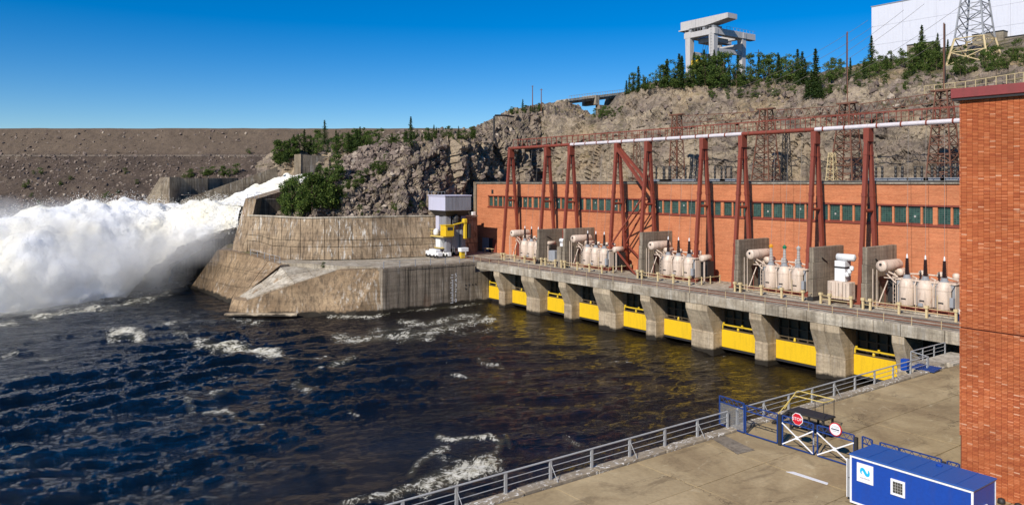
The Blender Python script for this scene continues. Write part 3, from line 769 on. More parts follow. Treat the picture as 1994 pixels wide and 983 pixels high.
    fall = k.ramp(ln.outputs['Value'], [(0.35, 1.0), (0.98, 0.0)])
    den = k.math('MULTIPLY', fall, k.ramp(nn, [(0.38, 0.0), (0.72, 1.0)]))
    pv = k.n('ShaderNodeVolumePrincipled'); pv.inputs['Color'].default_value = (0.995, 0.995, 0.995, 1); pv.inputs['Anisotropy'].default_value = 0.0
    k.set(pv.inputs['Density'], k.math('MULTIPLY', den, 0.20))
    k.t.links.new(pv.outputs[0], k.out.inputs['Volume'])
    for (cx, cy, cz, ax, ay, az) in ((-102, 138, -18.5, 34, 14, 10), (-82, 158, -17, 18, 12, 10), (-92, 151, -12, 33, 15, 10.5), (-66, 160, -12, 12, 7, 6)):
        bx = MB().box(-1, -1, -1, 1, 1, 1); ob2 = bpy.data.objects.new('spray_mist', bx.mesh('spray_mist', k.m)); link(ob2)
        ob2.location = C(cx, cy, cz); ob2.scale = (ax, ay, az); ob2.rotation_euler = (0, 0, math.atan2(SA, CA)); ob2['kind'] = 'stuff'
    k.m.cycles.volume_step_rate = 2.0
jet()
S.cycles.volume_step_rate = 1.5
# ================================================================ SPILLWAY AND GUIDE WALLS
def cpts(l): return [C(*p) for p in l]
def panel_strip(root, cols, rows_t, thick, m, gap=0.05, name='panel', seed=1, lean=None):
    """blocks between neighbouring (bottom, top, inward) columns, split at the heights rows_t"""
    rg = random.Random(seed)
    for (b0, t0, i0), (b1, t1, i1) in zip(cols[:-1], cols[1:]):
        for r0, r1 in zip(rows_t[:-1], rows_t[1:]):
            w = (b1-b0).length; e = gap/max(w, .1)/2; h = (t0-b0).length; g = gap/max(h, .1)/2
            q = lambda s, t: (b0.lerp(t0, t)).lerp(b1.lerp(t1, t), s)
            off = (i0+i1)/2*rg.uniform(-0.04, 0.04)
            a = [q(e, r0+g)+off, q(1-e, r0+g)+off, q(1-e, r1-g)+off, q(e, r1-g)+off]
            bk = [p+(i0+i1)/2*thick for p in a]
            part(name, MB().hexa(a, bk), m, root)

# the long curved retaining wall under the rock
us = [482, 505, 530, 548, 566, 585, 609, 632, 659, 686, 725, 762, 800, 849, 890, 930]
dd = [159, 157.5, 156, 154.5, 153.2, 152.2, 151.5, 151.5, 151.8, 152.4, 153.5, 155.5, 157.5, 160, 163.5, 168]
vt = [420, 421, 422, 423, 424, 425, 425, 424.5, 424, 423.5, 423, 422, 421.5, 421, 421, 421]
vb = [489, 492, 503, 504, 505, 506, 506, 506, 505.5, 505, 504, 502, 500.5, 498.5, 497, 495]
wall = thing('retaining_wall', 'long curved tan concrete retaining wall below the rock outcrop', 'retaining wall', P(700, 504, 153))
cols = []
for i, u in enumerate(us):
    b = P(u, vb[i], dd[i]-1.2); t = P(u, vt[i], dd[i]+1.0)
    j = min(max(i, 1), len(us)-2)
    al = P(us[j+1], 357, dd[j+1])-P(us[j-1], 357, dd[j-1]); inw = Vector((-al.y, al.x, 0)).normalized()
    cols.append((b, t, inw))
panel_strip(wall, cols, [0, 0.30, 0.46, 0.985], 1.0, M['wallconc'], 0.10)
core = MB().grid([[c[0]+c[2]*0.25-Vector((0,0,1)) for c in cols], [c[1]+c[2]*0.25-Vector((0,0,.12)) for c in cols], [c[1]+c[2]*2.6-Vector((0,0,.12)) for c in cols], [c[0]+c[2]*2.6-Vector((0,0,1)) for c in cols]])
part('wall_core', core, M['wallconc'], wall)
cap = MB().grid([[c[1]-c[2]*0.12-Vector((0,0,.05)) for c in cols], [c[1]-c[2]*0.12+Vector((0,0,.22)) for c in cols], [c[1]+c[2]*0.9+Vector((0,0,.22)) for c in cols], [c[1]+c[2]*0.9-Vector((0,0,.05)) for c in cols]])
part('coping', cap, M['deckconc'], wall)

# bucket pier at the end of the chute
pier = thing('spillway_pier', 'tall pale concrete pier end beside the white jet', 'pier', P(480, 472, 160))
f = [P(455, 470, 161), P(481, 473, 158.5), P(499, 387.5, 161), P(478, 386.5, 162)]
part('pier_body', MB().hexa(f, [p+Vector((-SA*44, CA*44, 3.5 if k > 1 else 0)) for k, p in enumerate(f)]), M['wallconc'], pier)
g = [P(499, 388.5, 161), P(545, 389, 166), P(548, 430, 166), P(490, 430, 160)]
part('side_wall', MB().hexa([p+Vector((-SA*4, CA*4, 0)) for p in g], [p+Vector((-SA*6, CA*6, 0)) for p in g]), M['greyconc'], pier)
f = [P(449, 520, 159), P(479, 500, 157.5), P(482, 470, 158.3), P(455, 469, 160.6)]
part('pier_foot', MB().hexa(f, [p+Vector((-SA*20, CA*20, 0)) for p in f]), M['wallconc'], pier)
r = MB()
for k in range(4): r.tube(P(482+k*7, 386, 163), P(482+k*7, 379, 163), 0.05, 5)
part('rail_posts', r, M['railgrey'], pier, kind='stuff'); part('rail', MB().tube(P(481, 379, 163), P(504, 379, 163), 0.05, 5), M['railgrey'], pier)
# the ledge of rubble below it
lp = [P(428, 486, 161), P(500, 497, 153), P(530, 503, 152), P(552, 500, 160), P(480, 474, 163), P(450, 470, 166)]
struct('rubble_ledge', MB().extr([Vector((p.x, p.y, 7.9+0.0)) if i in (1,2) else p for i, p in enumerate(lp)], (0, 0, -4)), M['rock'])

# the bucket block under the chute lip, in the shade of the jet
bucket = thing('flip_bucket', 'dark shaded concrete bucket block under the leaping jet', 'spillway bucket', C(-70, 185, -CH))
a = cpts([(-57, 163, -24), (-90, 201, -24), (-90, 201, -9.5), (-57, 163, -8.5)])
part('bucket_block', MB().hexa(a, [p+(C(26, 22, -CH)-C(0,0,-CH))*1.0+Vector((0, 0, 1 if k > 1 else 0)) for k, p in enumerate(a)]), M['greyconc'], bucket)

# left chute wall
sw = thing('chute_wall', 'weathered chute wall with sloping end buttress across the white water', 'spillway wall', C(-90, 204, -10))
a = [P(277, 399, 206), P(330, 408, 199), P(330, 345, 201), P(312, 345.5, 206)]
part('end_buttress', MB().hexa(a, [p+Vector((-SA*7, CA*7, 0)) for p in a]), M['farconc'], sw)
xs_ = [(330, 201), (352, 203), (378, 206), (405, 209), (432, 213), (462, 217)]
cols = []
for (u, d) in xs_: cols.append((P(u, 412, d+5), P(u, 346.5, d+5), Vector((-SA, CA, 0))))
panel_strip(sw, cols, [0, 0.5, 1.0], 1.2, M['farconc'], 0.12, 'wall_panel', 3)
cols = []
for k in range(7):
    t = k/6; u = 352+(541-352)*t; d = 201+(224-201)*t
    vt_ = 390+(324-390)*t; vb_ = vt_+32-6*t
    cols.append((P(u, vb_, d), P(u, vt_, d+0.8), Vector((-SA*.8-.3, CA*.8-.3, 0)).normalized()))
panel_strip(sw, cols, [0, 1.0], 1.0, M['farconc'], 0.10, 'chute_panel', 4)
a = [P(345, 425, 202), P(470, 425, 164), P(660, 362, 226), P(550, 356, 232)]
struct('chute_floor', MB().add(a, [(0,1,2,3)]), M['farconc'])
gs = thing('gate_pier', 'square concrete gate pier at the head of the chute', 'pier', P(590, 336, 250))
a = [P(573, 340, 237), P(586, 342, 236), P(586, 300, 236), P(573, 301, 237)]
part('pier_face', MB().hexa(a, [p+Vector((-SA*14, CA*14, 0)) for p in a]), M['farconc'], gs)
a = [P(586.6, 342, 236.3), P(660, 345, 244), P(664, 306, 244), P(586.6, 301, 236.3)]
part('side_wall', MB().hexa(a, [p+Vector((-SA*10, CA*10, 0)) for p in a]), M['greyconc'], gs)

# apron (C), guide wall (B), block (A)
def solid_from(name, label, cat, top_loops, m):
    pass
apron = thing('apron_block', 'sloping brown concrete apron beside the foot of the jet', 'concrete apron', P(440, 586, 149))
T = [P(424, 486, 160), P(497, 500, 151.5), P(547, 516, 144)]; B_ = [P(372, 561, 168), P(439, 588, 148), P(470, 590, 141.5)]
E = P(534, 537, 141.5)
cs = []
n = 6
top = [P(424, 486, 160), P(448, 490, 157), P(472, 495, 154.5), P(497, 500, 151.5), P(522, 508, 147.8), P(547, 516, 144)]
bot = [P(366, 566, 169), P(392, 577, 162), P(418, 588, 154), P(444, 594, 147), P(462, 590, 143), P(478, 570, 142)]
back = Vector((-SA*.75+CA*.4, CA*.75+SA*.4, 0)).normalized()
panel_strip(apron, [(b, t, back) for b, t in zip(bot, top)], [0, 0.36, 0.70, 1.0], 1.6, M['concrete'], 0.09, 'apron_panel', 7)
core = MB().grid([[p+back*0.3-Vector((0,0,3)) for p in bot], [p+back*0.3-Vector((0,0,0.1)) for p in top], [p+back*14-Vector((0,0,0.1)) for p in top], [p+back*14-Vector((0,0,3)) for p in bot]])
part('apron_core', core, M['concrete'], apron)
a = [P(547.5, 516, 144), P(560, 519, 145), P(536, 538, 142.6), P(525, 546, 140.5)]
part('end_face', MB().extr(a, back*2), M['greyconc'], apron)

gw = thing('guide_wall', 'low tan guide wall with cracked sloping top pointing into the river', 'guide wall', P(560, 612, 134))
low = Vector((0, 0, -3.0))
p = {  # top edge (front), waterline (front)
 'tip_b': P(434, 613, 131.5), 'tip_t': P(452, 582, 135), 'c1b': P(480, 618, 131), 'c1t': P(481, 585, 133),
 'c2b': P(575, 618, 131), 'c2t': P(575, 553, 134), 'c3b': P(669, 616, 132), 'c3t': P(656, 527, 137.2), 'c4b': P(758, 608, 135.5), 'c4t': P(743, 522.5, 137)}
fr = [('c1', 'c2'), ('c2', 'c3'), ('c3', 'c4')]
bk = Vector((-SA*.9, CA*.9, 0))
for (q0, q1) in fr:
    a = [p[q0+'b']+low, p[q1+'b']+low, p[q1+'t'], p[q0+'t']]
    part('face_block', MB().hexa(a, [v+bk*(9 if i in (0, 1) else 5.5) for i, v in enumerate(a)]), M['concrete'], gw)
a = [p['tip_b']+low, p['c1b']+low+Vector((-.02,0,0)), p['c1t']+Vector((0,0,-.06)), p['tip_t']]
part('tip_block', MB().hexa(a, [v+bk*3.0 for v in a]), M['concrete'], gw)
ramp = [(P(481, 584, 134), P(466, 575.5, 142)), (P(528, 565, 135.5), P(508, 549, 142)), (P(575, 552, 136), P(547, 519, 144)), (P(612, 541, 137.4), P(592, 516, 146)), (P(656, 526, 138.4), P(640, 512, 148))]
for k, (a0, a1) in enumerate(zip(ramp[:-1], ramp[1:])):
    for t0, t1 in ((0.03, 0.49), (0.51, 0.97)):
        q = [a0[0].lerp(a0[1], t0), a1[0].lerp(a1[1], t0), a1[0].lerp(a1[1], t1), a0[0].lerp(a0[1], t1)]
        c_ = sum(q, Vector())/4; q = [c_+(v-c_)*0.97 for v in q]
        part('ramp_slab', MB().extr(q, (0, 0, -.8)), M['deckconc'], gw)
part('ramp_core', MB().grid([[r0-Vector((0,0,.25)) for r0, r1 in ramp], [r1-Vector((0,0,.25)) for r0, r1 in ramp], [r1-Vector((0,0,9)) for r0, r1 in ramp]]), M['concrete'], gw)
part('water_kerb', MB().hexa([P(436, 615.5, 130.2), P(578, 616, 130.2), P(578, 611, 130.6), P(436, 611, 130.6)], [v+bk*1.2 for v in [P(436, 615.5, 130.2), P(578, 616, 130.2), P(578, 611, 130.6), P(436, 611, 130.6)]]), M['pierconc'], gw)

# river wall block with the water gauge, and the yard on top of it
blk = thing('river_wall', 'stained grey river wall with a white water gauge', 'river wall', (-122.3, 74, 0))
XA = -122.3
ys = [62.0, 67.2, 72.2, 77.4, 81.6, 85.4]
for a, b in zip(ys[:-1], ys[1:]):
    part('wall_panel', MB().bevbox(XA-1.5, a+.02, -3, XA+random.Random(a).uniform(-.03, .03), b-.02, DECK-0.55 if b < 82 else DECK-2.0, .03), M['greyconc'], blk)
    if b < 82: part('edge_slab', MB().bevbox(XA-2.0, a+.015, DECK-0.53, XA+0.06, b-.015, DECK-.01, .04), M['greyconc'], blk)
part('nose_panel', MB().hexa([p['c4b']+low, Vector((XA-.05, 62.0, -3)), Vector((XA-.05, 62.0, DECK-.02)), p['c4t']], [v+bk*3 for v in [p['c4b']+low, Vector((XA-.05, 62.0, -3)), Vector((XA-.05, 62.0, DECK-.02)), p['c4t']]]), M['pierconc'], blk)
for k in range(5):
    part('drain_hole', MB().tube((XA+.035, 79.4+(k % 4)*.75, 3.6-(.7 if k == 4 else 0)), (XA+.05, 79.4+(k % 4)*.75, 3.6-(.7 if k == 4 else 0)), .16, 8), M['dark'], blk)
yard = [Vector((XA-1.9, 62.2, 0)), Vector((XA-1.9, 83.4, 0)), Vector((XA-1.9, 97, 0)), P(930, 357, 172), P(849, 357, 163), P(725, 357, 157), P(609, 357, 155), P(528, 357, 158), P(510, 357, 152.5), P(545, 357, 146.2), P(600, 357, 144.5), P(660, 357, 140.2), P(742, 357, 138.2)]
yard = [Vector((q.x, q.y, DECK-.03)) for q in yard]
struct('river_yard', MB().extr(yard, (0, 0, -6)), M['deckconc'])
# water gauge: figures and ticks
gz = thing('water_gauge', 'white painted water level gauge on the grey river wall', 'gauge', (XA+.06, 76.7, 0.3))
for k in range(24):
    z = 0.5+k*0.235; w = (.62 if k % 4 == 0 else (.42 if k % 2 == 0 else .26))
    if k > 18 and k % 2: continue
    part('tick', MB().box(XA+.03, 76.6-w, z, XA+.05, 76.6, z+.10), M['signwhite'], gz)
def text_mesh(body, size, name, font_extr=0.0):
    cu = bpy.data.curves.new(name, 'FONT'); cu.body = body; cu.size = size; cu.align_x = 'CENTER'; cu.align_y = 'CENTER'; cu.extrude = font_extr
    o = bpy.data.objects.new(name, cu); COL.objects.link(o)
    dg = bpy.context.evaluated_depsgraph_get(); me = bpy.data.meshes.new_from_object(o.evaluated_get(dg))
    bpy.data.objects.remove(o); me.name = name; return me
def lettering(name, body, size, m, parent, loc, right, up, extr=0.004):
    me = text_mesh(body, size, name, extr); me.materials.clear(); me.materials.append(m)
    r = Vector(right).normalized(); u = Vector(up).normalized(); n_ = r.cross(u)
    me.transform(Matrix(((r.x, u.x, n_.x, 0), (r.y, u.y, n_.y, 0), (r.z, u.z, n_.z, 0), (0, 0, 0, 1))))
    return share(name, me, parent, loc)
for k, ch in enumerate(['0', '1', '2', '3', '4', '5']):
    lettering('figure', ch, 0.95, M['signwhite'], gz, (XA+.05, 77.15, 0.9+k*0.94), (0, 1, 0), (0, 0, 1))

# ================================================================ QUAY (near side)
XQ = -34.0
qs = struct('quay', MB().box(XQ+.35, -6, -4, 40, 85.0, QUAY-.16), M['roofing'])
qw = thing('quay_wall', 'concrete wall and kerb along the near edge of the river', 'quay wall', (XQ, 40, 0))
rg = random.Random(3)
kerb_y = [8, 14, 20, 25.5, 31, 36.8, 43.2, 49.5, 56, 62, 68, 74.5]
for a, b in zip(kerb_y[:-1], kerb_y[1:]):
    dx = rg.uniform(-.04, .04)
    part('kerb_stone', MB().bevbox(XQ+dx-.18, a+.03, QUAY-.25, XQ+dx+.62, b-.03, QUAY+.16+rg.uniform(-.015, .02), .04), M['kerb'] if 'kerb' in M else M['deckconc'], qw)
    part('wall_panel', MB().box(XQ-.05, a+.02, -3, XQ+.34, b-.02, QUAY-.26), M['greyconc'], qw)
part('inner_kerb', MB().bevbox(XQ-.1, 76.0, QUAY-.3, XQ+.5, 82.0, QUAY+.12, .03), M['deckconc'], qw)
ny = [8, 14.5, 21, 27.5, 34, 40.2, 46.5, 53, 59.5, 66, 72.5, 79, 84.9]; nx = [XQ+.66, -28.6, -23.0, -17.2, -11, -5, 1, 8]
for a, b in zip(ny[:-1], ny[1:]):
    for c, d in zip(nx[:-1], nx[1:]):
        if a > 45.5 and c > -17.5: continue
        e = [rg.uniform(-.012, .012) for _ in range(4)]
        part('slab', MB().bevbox(c+.03, a+.03, QUAY-.155, d-.03, b-.03, QUAY+e[0], .006), M['quay'], qs)
part('patch', MB().extr([Vector((q.x, q.y, QUAY+.018)) for q in (PZ(1380, 850, -17), PZ(1412, 848, -17), PZ(1470, 876, -17), PZ(1436, 884, -17))], (0, 0, -.02)), M['firewall'], qs)
part('painted_line', MB().extr([Vector((q.x, q.y, QUAY+.02)) for q in (PZ(1530, 918, -17), PZ(1545, 918, -17), PZ(1613, 940, -17), PZ(1611, 943.5, -17))], (0, 0, -.012)), M['signwhite'], qs)

# quay railing
def railing(root, pts, h, spacing, r=0.045, mids=(0.36, 0.68), brace=0, m=None, rpost=0.06, curve=False):
    m = m or M['railgrey']; pts = [Vector(q) for q in pts]
    for a, b in zip(pts[:-1], pts[1:]):
        L = (b-a).length; n = max(1, round(L/spacing)); d = (b-a)/L
        for k in range(n+(1 if b is pts[-1] else 0)):
            q = a+d*(L*k/n)
            part('post', MB().bar(q-Vector((0,0,.02)), q+Vector((0,0,h-r*.8)), rpost, rpost*1.7), m, root)
            if brace and k % brace == 1:
                s = Vector((d.y, -d.x, 0))
                part('brace', MB().tube(q+Vector((0,0,h*.86)), q+s*.55+d*.1, .022, 5), m, root)
        part('top_rail', MB().tube(a+Vector((0,0,h)), b+Vector((0,0,h)), r, 8), m, root)
        for t in mids: part('mid_rail', MB().tube(a+Vector((0,0,h*t)), b+Vector((0,0,h*t)), r*.45, 6), m, root)
KZ = QUAY+.16
rl = thing('quay_railing', 'long grey pipe railing on the kerb in front of the blue gate', 'railing', (XQ, 40, KZ))
railing(rl, [(XQ+.05, 12, KZ), (XQ+.05, 43.55, KZ)], 1.12, 3.05, .055, brace=2, rpost=.10)
rl2 = thing('quay_railing', 'grey pipe railing on the quay edge beyond the blue gate', 'railing', (XQ, 60, KZ))
railing(rl2, [(XQ+.05, 44.6, KZ), (XQ+.05, 72.0, KZ)], 1.12, 3.05, .055, brace=3, rpost=.10)
rl3 = thing('stair_railing', 'short grey railing round the landing by the last yellow gate', 'railing', (XQ, 75, QUAY))
railing(rl3, [(XQ+.05, 72.2, QUAY+.1), (XQ-2.0, 73.2, QUAY+.1), (XQ-2.0, 80.0, QUAY+.1)], 1.12, 2.4, .05, rpost=.08)
rl4 = thing('quay_railing', 'grey pipe railing under the deck beam next to the brick tower', 'railing', (XQ, 80, QUAY))
railing(rl4, [(-32.6, 76.4, QUAY+.12), (-28.5, 82.6, QUAY+.12), (-22, 82.8, QUAY+.12)], 1.12, 2.4, .05, rpost=.09)
ld = thing('stair_landing', 'low concrete landing with blue steel steps beside the last gate', 'landing', (-34.5, 76, QUAY-.5))
part('landing_slab', MB().bevbox(-36.2, 72.6, QUAY-.7, -34.25, 81.5, QUAY+.08, .04), M['deckconc'], ld)
part('landing_wall', MB().box(-36.1, 72.7, -3, -34.3, 81.4, QUAY-.72), M['greyconc'], ld)
for k in range(4): part('step', MB().box(-35.2+k*.05, 71.2+k*.4, QUAY+.10+k*.05, -33.0, 71.5+k*.4, QUAY+.20+k*.05), M['fenceblue'], ld)
part('cabinet', MB().bevbox(-36.1, 71.4, QUAY-.3, -35.5, 72.0, QUAY+.75, .04), M['blue'], ld)

# ================================================================ TRANSFORMER DECK
YF, YP, YG, YW = 81.8, 83.1, 84.75, 96.5        # deck front, pier front, gate plane, wall of the power house
XL, XR = XA+.02, -17.0
deck = thing('transformer_deck', 'long concrete transformer deck carried by leaning piers over the water', 'deck', (-78, 82, DECK))
rg = random.Random(8)
xs = list(np.arange(XL, XR, 6.6))+[XR]
for a, b in zip(xs[:-1], xs[1:]):
    part('deck_slab', MB().box(a+.012, YF+.55, DECK-.45, b-.012, YW+.3, DECK-.02+rg.uniform(-.012, .012)), M['deckconc'], deck)
bx = [XL]
while bx[-1] < XR-3: bx.append(bx[-1]+rg.uniform(2.6, 4.6))
bx.append(XR)
for a, b in zip(bx[:-1], bx[1:]):
    o = rg.uniform(-.05, .05)
    part('edge_beam', MB().bevbox(a+.03, YF+o, DECK-1.25, b-.03, YF+.85, DECK+.06+rg.uniform(-.03, .03), .05), M['deckconc'], deck)
part('soffit', MB().box(XL, YF+.86, DECK-1.22, XR, YG+1.4, DECK-.47), M['greyconc'], deck)
for y in (84.3, 86.0): part('crane_rail', MB().box(XL-12, y, DECK-.015, XR, y+.14, DECK+.10), M['rustdark'], deck)
for y in (83.4, 87.0): part('joint_strip', MB().box(XL, y, DECK-.01, XR, y+.22, DECK+.022), M['roofing'], deck)
for k, x in enumerate(np.arange(XL+1, XR, 3.0)):
    part('rail_post', MB().bar((x, YF+.25, DECK), (x, YF+.25, DECK+.95), .045), M['cream'], deck)
part('hand_wire', MB().tube((XL+1, YF+.25, DECK+.93), (XR, YF+.25, DECK+.93), .012, 4), M['copper'], deck)
PIERS = [(972, 983, 0), (1025.8, 1051, 1), (1099, 1113, 0), (1166.5, 1198.6, 1), (1258.6, 1277.3, 0), (1347, 1389, 1), (1470.6, 1494.5, 0), (1589.6, 1646, 1), (1748, 1772, 0)]
PX = []
for (u0, u1, dbl) in PIERS:
    a, b = XY(u0, YP), XY(u1, YP); PX.append((a, b))
    halves = [(a, (a+b)/2-.03), ((a+b)/2+.03, b)] if dbl else [(a, b)]
    for (c, d) in halves:
        zk = 2.85
        prof = [(YP, -3.5), (YP, zk), (YF+.04, DECK-2.05), (YF+.04, DECK-1.26), (YG+1.2, DECK-1.26), (YG+1.2, -3.5)]
        part('pier_leg', MB().extr([(c, y, z) for y, z in prof], (d-c, 0, 0)), M['pierconc'], deck)
        part('pier_foot', MB().bevbox(c-.04, YP-.06, -3.4, d+.04, YG+1.1, zk-.15, .05), M['pierconc'], deck)
part('back_wall', MB().box(XL, YG+5.2, -3, XR, YG+5.8, DECK-.5), M['greyconc'], deck)
PXX = [(XL-1.2, XL-.2)]+PX+[(-24, -23)]
# yellow gates between the piers
names = ['beside the grey river wall', 'second from the grey river wall', 'third from the grey river wall', 'fourth from the grey river wall', 'fifth from the grey river wall', 'sixth from the grey river wall', 'seventh from the grey river wall', 'eighth from the grey river wall', 'next to the quay stairs']
for k, ((_, a), (b, _)) in enumerate(zip(PXX[:-1], PXX[1:])):
    if k == 9: continue
    a += .06; b -= .06
    g = thing('sluice_gate', 'yellow steel gate leaf between piers, '+names[k], 'gate', ((a+b)/2, YG, .7), 'yellow gates between the piers')
    part('skin_plate', MB().bevbox(a, YG, CH-22.05, b, YG+.25, CH-19.72, .03), M['yellow'], g)
    part('seal_beam', MB().box(a+.02, YG+.05, CH-22.35, b-.02, YG+.2, CH-22.06), M['dark'], g)
    part('top_flange', MB().box(a+.05, YG+.08, CH-19.71, b-.05, YG+.75, CH-19.62), M['darksteel'], g)
    if k in (0, 2, 4, 6, 8):
        part('top_rail', MB().box(a+.08, YG+.05, CH-19.12, b-.08, YG+.2, CH-18.96), M['yellow2'], g)
        for x in np.linspace(a+.3, b-.3, 3): part('rail_lug', MB().bevbox(x-.12, YG+.0, CH-18.955, x+.12, YG+.2, CH-18.75, .03), M['yellow2'], g)
        for x in (a+.12, b-.12): part('rail_post', MB().box(x-.07, YG+.06, CH-19.6, x+.07, YG+.19, CH-19.13), M['yellow2'], g)
    part('lifting_eye', MB().lathe((a+(b-a)*.38, YG+.3, CH-19.62), [(.16, 0), (.16, .22), (.08, .45)], 8), M['yellow2'], g)
    s = thing('stiffened_bulkhead', 'brown ribbed steel bulkhead over the yellow gate leaf, '+names[k], 'bulkhead', ((a+b)/2, YG+.9, CH-19), 'ribbed bulkheads over the yellow gates')
    part('back_plate', MB().box(a, YG+1.15, CH-19.6, b, YG+1.22, DECK-1.25), M['darksteel'], s)
    n = max(3, round((b-a)/1.25))
    for j in range(n+1):
        x = a+(b-a)*j/n; part('rib', MB().box(x-.07, YG+.75, CH-19.6, x+.07, YG+1.14, DECK-1.26), M['darksteel'], s)
    for z in (CH-19.3, CH-18.2, CH-17.1):
        for j in range(n):
            x0, x1 = a+(b-a)*j/n+.08, a+(b-a)*(j+1)/n-.08
            part('stringer', MB().box(x0, YG+.8, z-.08, x1, YG+1.14, z+.08), M['darksteel'], s)

# ================================================================ POWER HOUSE
ph = thing('power_house', 'long orange brick power house with a band of dark green windows', 'building', (-80, YW, DECK))
XB0, XB1 = XY(929, YW), -17.0
zs0, zs1 = CH-5.02, CH-2.85
part('lower_wall', MB().box(XB0, YW, DECK-1, XB1, YW+24, zs0-.28), M['brickfar'], ph)
part('upper_wall', MB().box(XB0, YW, zs1+.22, XB1, YW+24, ROOF-.32), M['brickfar'], ph)
part('window_core', MB().box(XB0+1.2, YW+.9, zs0-.3, XB1, YW+23.5, zs1+.3), M['mortar'], ph)
xw0 = XY(951, YW)
part('end_wall', MB().box(XB0, YW+.002, zs0-.275, xw0-.05, YW+1.0, zs1+.215), M['brickfar'], ph)
part('sill_band', MB().box(xw0-.2, YW-.12, zs0-.27, XB1, YW+.7, zs0-.02), M['rust'], ph)
part('lintel_band', MB().box(xw0-.2, YW-.06, zs1+.02, XB1, YW+.7, zs1+.21), M['rust'], ph)
part('coping', MB().box(XB0-.25, YW-.22, ROOF-.31, XB1, YW+24.2, ROOF-.10), M['deckconc'], ph)
part('roof_edge', MB().box(XB0-.3, YW-.30, ROOF-.095, XB1, YW+24.3, ROOF+.10), M['roofing'], ph)
part('vent_hole', MB().box(XY(957, YW), YW-.03, CH-2.3, XY(961, YW), YW+.1, CH-1.4), M['dark'], ph)
pitch = 1.76; n = int((XB1-xw0)/pitch); fm = pm = om = bm_ = None
for k in range(n):
    x = xw0+.02+k*pitch
    big = (k % 9 == 8)
    w0, w1 = x+.13, x+pitch-.13
    if big: w1 -= .3
    part('brick_mullion', MB().box(w1+.01, YW+.06, zs0-.015, x+pitch+.12, YW+.6, zs1+.015), M['brickfar'], ph)
    fr_ = MB()
    fo = part('window', MB().extr([(w0, YW+.28, zs0), (w1, YW+.28, zs0), (w1, YW+.28, zs1), (w0, YW+.28, zs1)], (0, .25, 0)) if False else MB().box(w0, YW+.14, zs0+.0, w1, YW+.19, zs0+.10), M['rust'], ph)
    part('pane', MB().box(w0, YW+.24, zs0-.01, w1, YW+.34, zs1+.01), M['glass'], fo)
    if k % 3 == 1: part('vent_sash', MB().box((w0+w1)/2-.1, YW+.20, zs0+.8+(k % 2)*.5, (w0+w1)/2+.12, YW+.25, zs0+1.05+(k % 2)*.5), M['bushgrey'], fo)
dp = thing('wall_pier', 'pale concrete pier at the end of the brick power house', 'pier', (XB0-.7, YW, DECK))
part('pier_body', MB().bevbox(XB0-1.2, YW-.2, DECK-1, XB0-.32, YW+9, ROOF+.05, .05), M['wallconc'], dp)
part('lamp_box', MB().bevbox(XB0-.9, YW-1.0, CH-7.6, XB0-.2, YW-.22, CH-6.4, .05), M['white'], dp)
dr_ = thing('steel_door', 'grey steel door in the shade at the end of the power house', 'door', (XY(947, YW), YW, DECK))
part('door_leaf', MB().bevbox(XY(940, YW), YW-.12, DECK, XY(952, YW), YW-.02, DECK+3.0, .03), M['grey'], dr_)
part('door_opening', MB().box(XY(952.4, YW), YW-.08, DECK, XY(961, YW), YW-.01, DECK+3.0), M['dark'], dr_)
part('door_leaf', MB().bevbox(XY(961.4, YW), YW-.3, DECK, XY(968, YW), YW-.14, DECK+2.8, .03), M['rust'], dr_)

# ================================================================ BRICK TOWER (near)
YT = 45.75; XT = XY(1869, YT)
tw = thing('brick_tower', 'tall orange brick tower block close by with a dull red roof edge', 'building', (XT+6, YT+6, QUAY))
ztop = CH+4.72
part('wall_core', MB().box(XT+.03, YT+.03, QUAY-.2, XT+16, YT+14, ztop), M['mortar'], tw)
part('roof_cap', MB().bevbox(XT-.35, YT-.35, ztop+.01, XT+16.4, YT+14.4, ztop+.55, .03), M['redcap'], tw)
part('roof_drip', MB().box(XT-.28, YT-.28, ztop-.12, XT+16.3, YT+14.3, ztop+.005), M['dark'], tw)
RB, CB = 0.0775, 0.29
zz0 = math.floor(QUAY/RB); ix0 = math.floor((XT+40)/CB)
zsplit = PY(1869, 846, YT).z
x_first = XT
meshes = []
for k in range(3):
    e = [.004, 0, -.004][k]
    meshes.append(MB().box(.008, -.06+e, .008, CB-.008, .03, RB-.009).mesh('brick', M['bricknear']))
joined = MB(); rg = random.Random(2); nb = 0
rows = int((ztop-QUAY)/RB)
x0 = (ix0+1)*CB-40
for r_ in range(rows):
    z = (zz0+1+r_)*RB
    for c_ in range(-1, 17):
        x = x0+c_*CB
        setback = .03 if z < zsplit else 0.0
        lo = x; hi = x+CB
        if lo < XT+(0.06 if z < zsplit else 0): lo = XT+(0.06 if z < zsplit else 0)
        if hi-lo < .05: continue
        if abs(z-(CH-8.1)) < RB/2: continue
        full = (lo == x)
        if full and 2.0 < z-QUAY < 4.6 and nb < 298 and c_ < 13:
            share('brick', meshes[rg.randrange(3)], tw, (x, YT+setback, z)); nb += 1
        else:
            e = rg.choice([.005, .002, 0, -.004]); joined.box(lo+.008, YT-.06+setback+e, z+.008, hi-.008, YT+.03+setback, z+RB-.009)
part('brick_courses', joined, M['bricknear'], tw, kind='stuff')
part('rest_wall', MB().box(x0+17*CB, YT-.05, QUAY, XT+16, YT+.02, ztop-.13), M['brickfar'], tw)
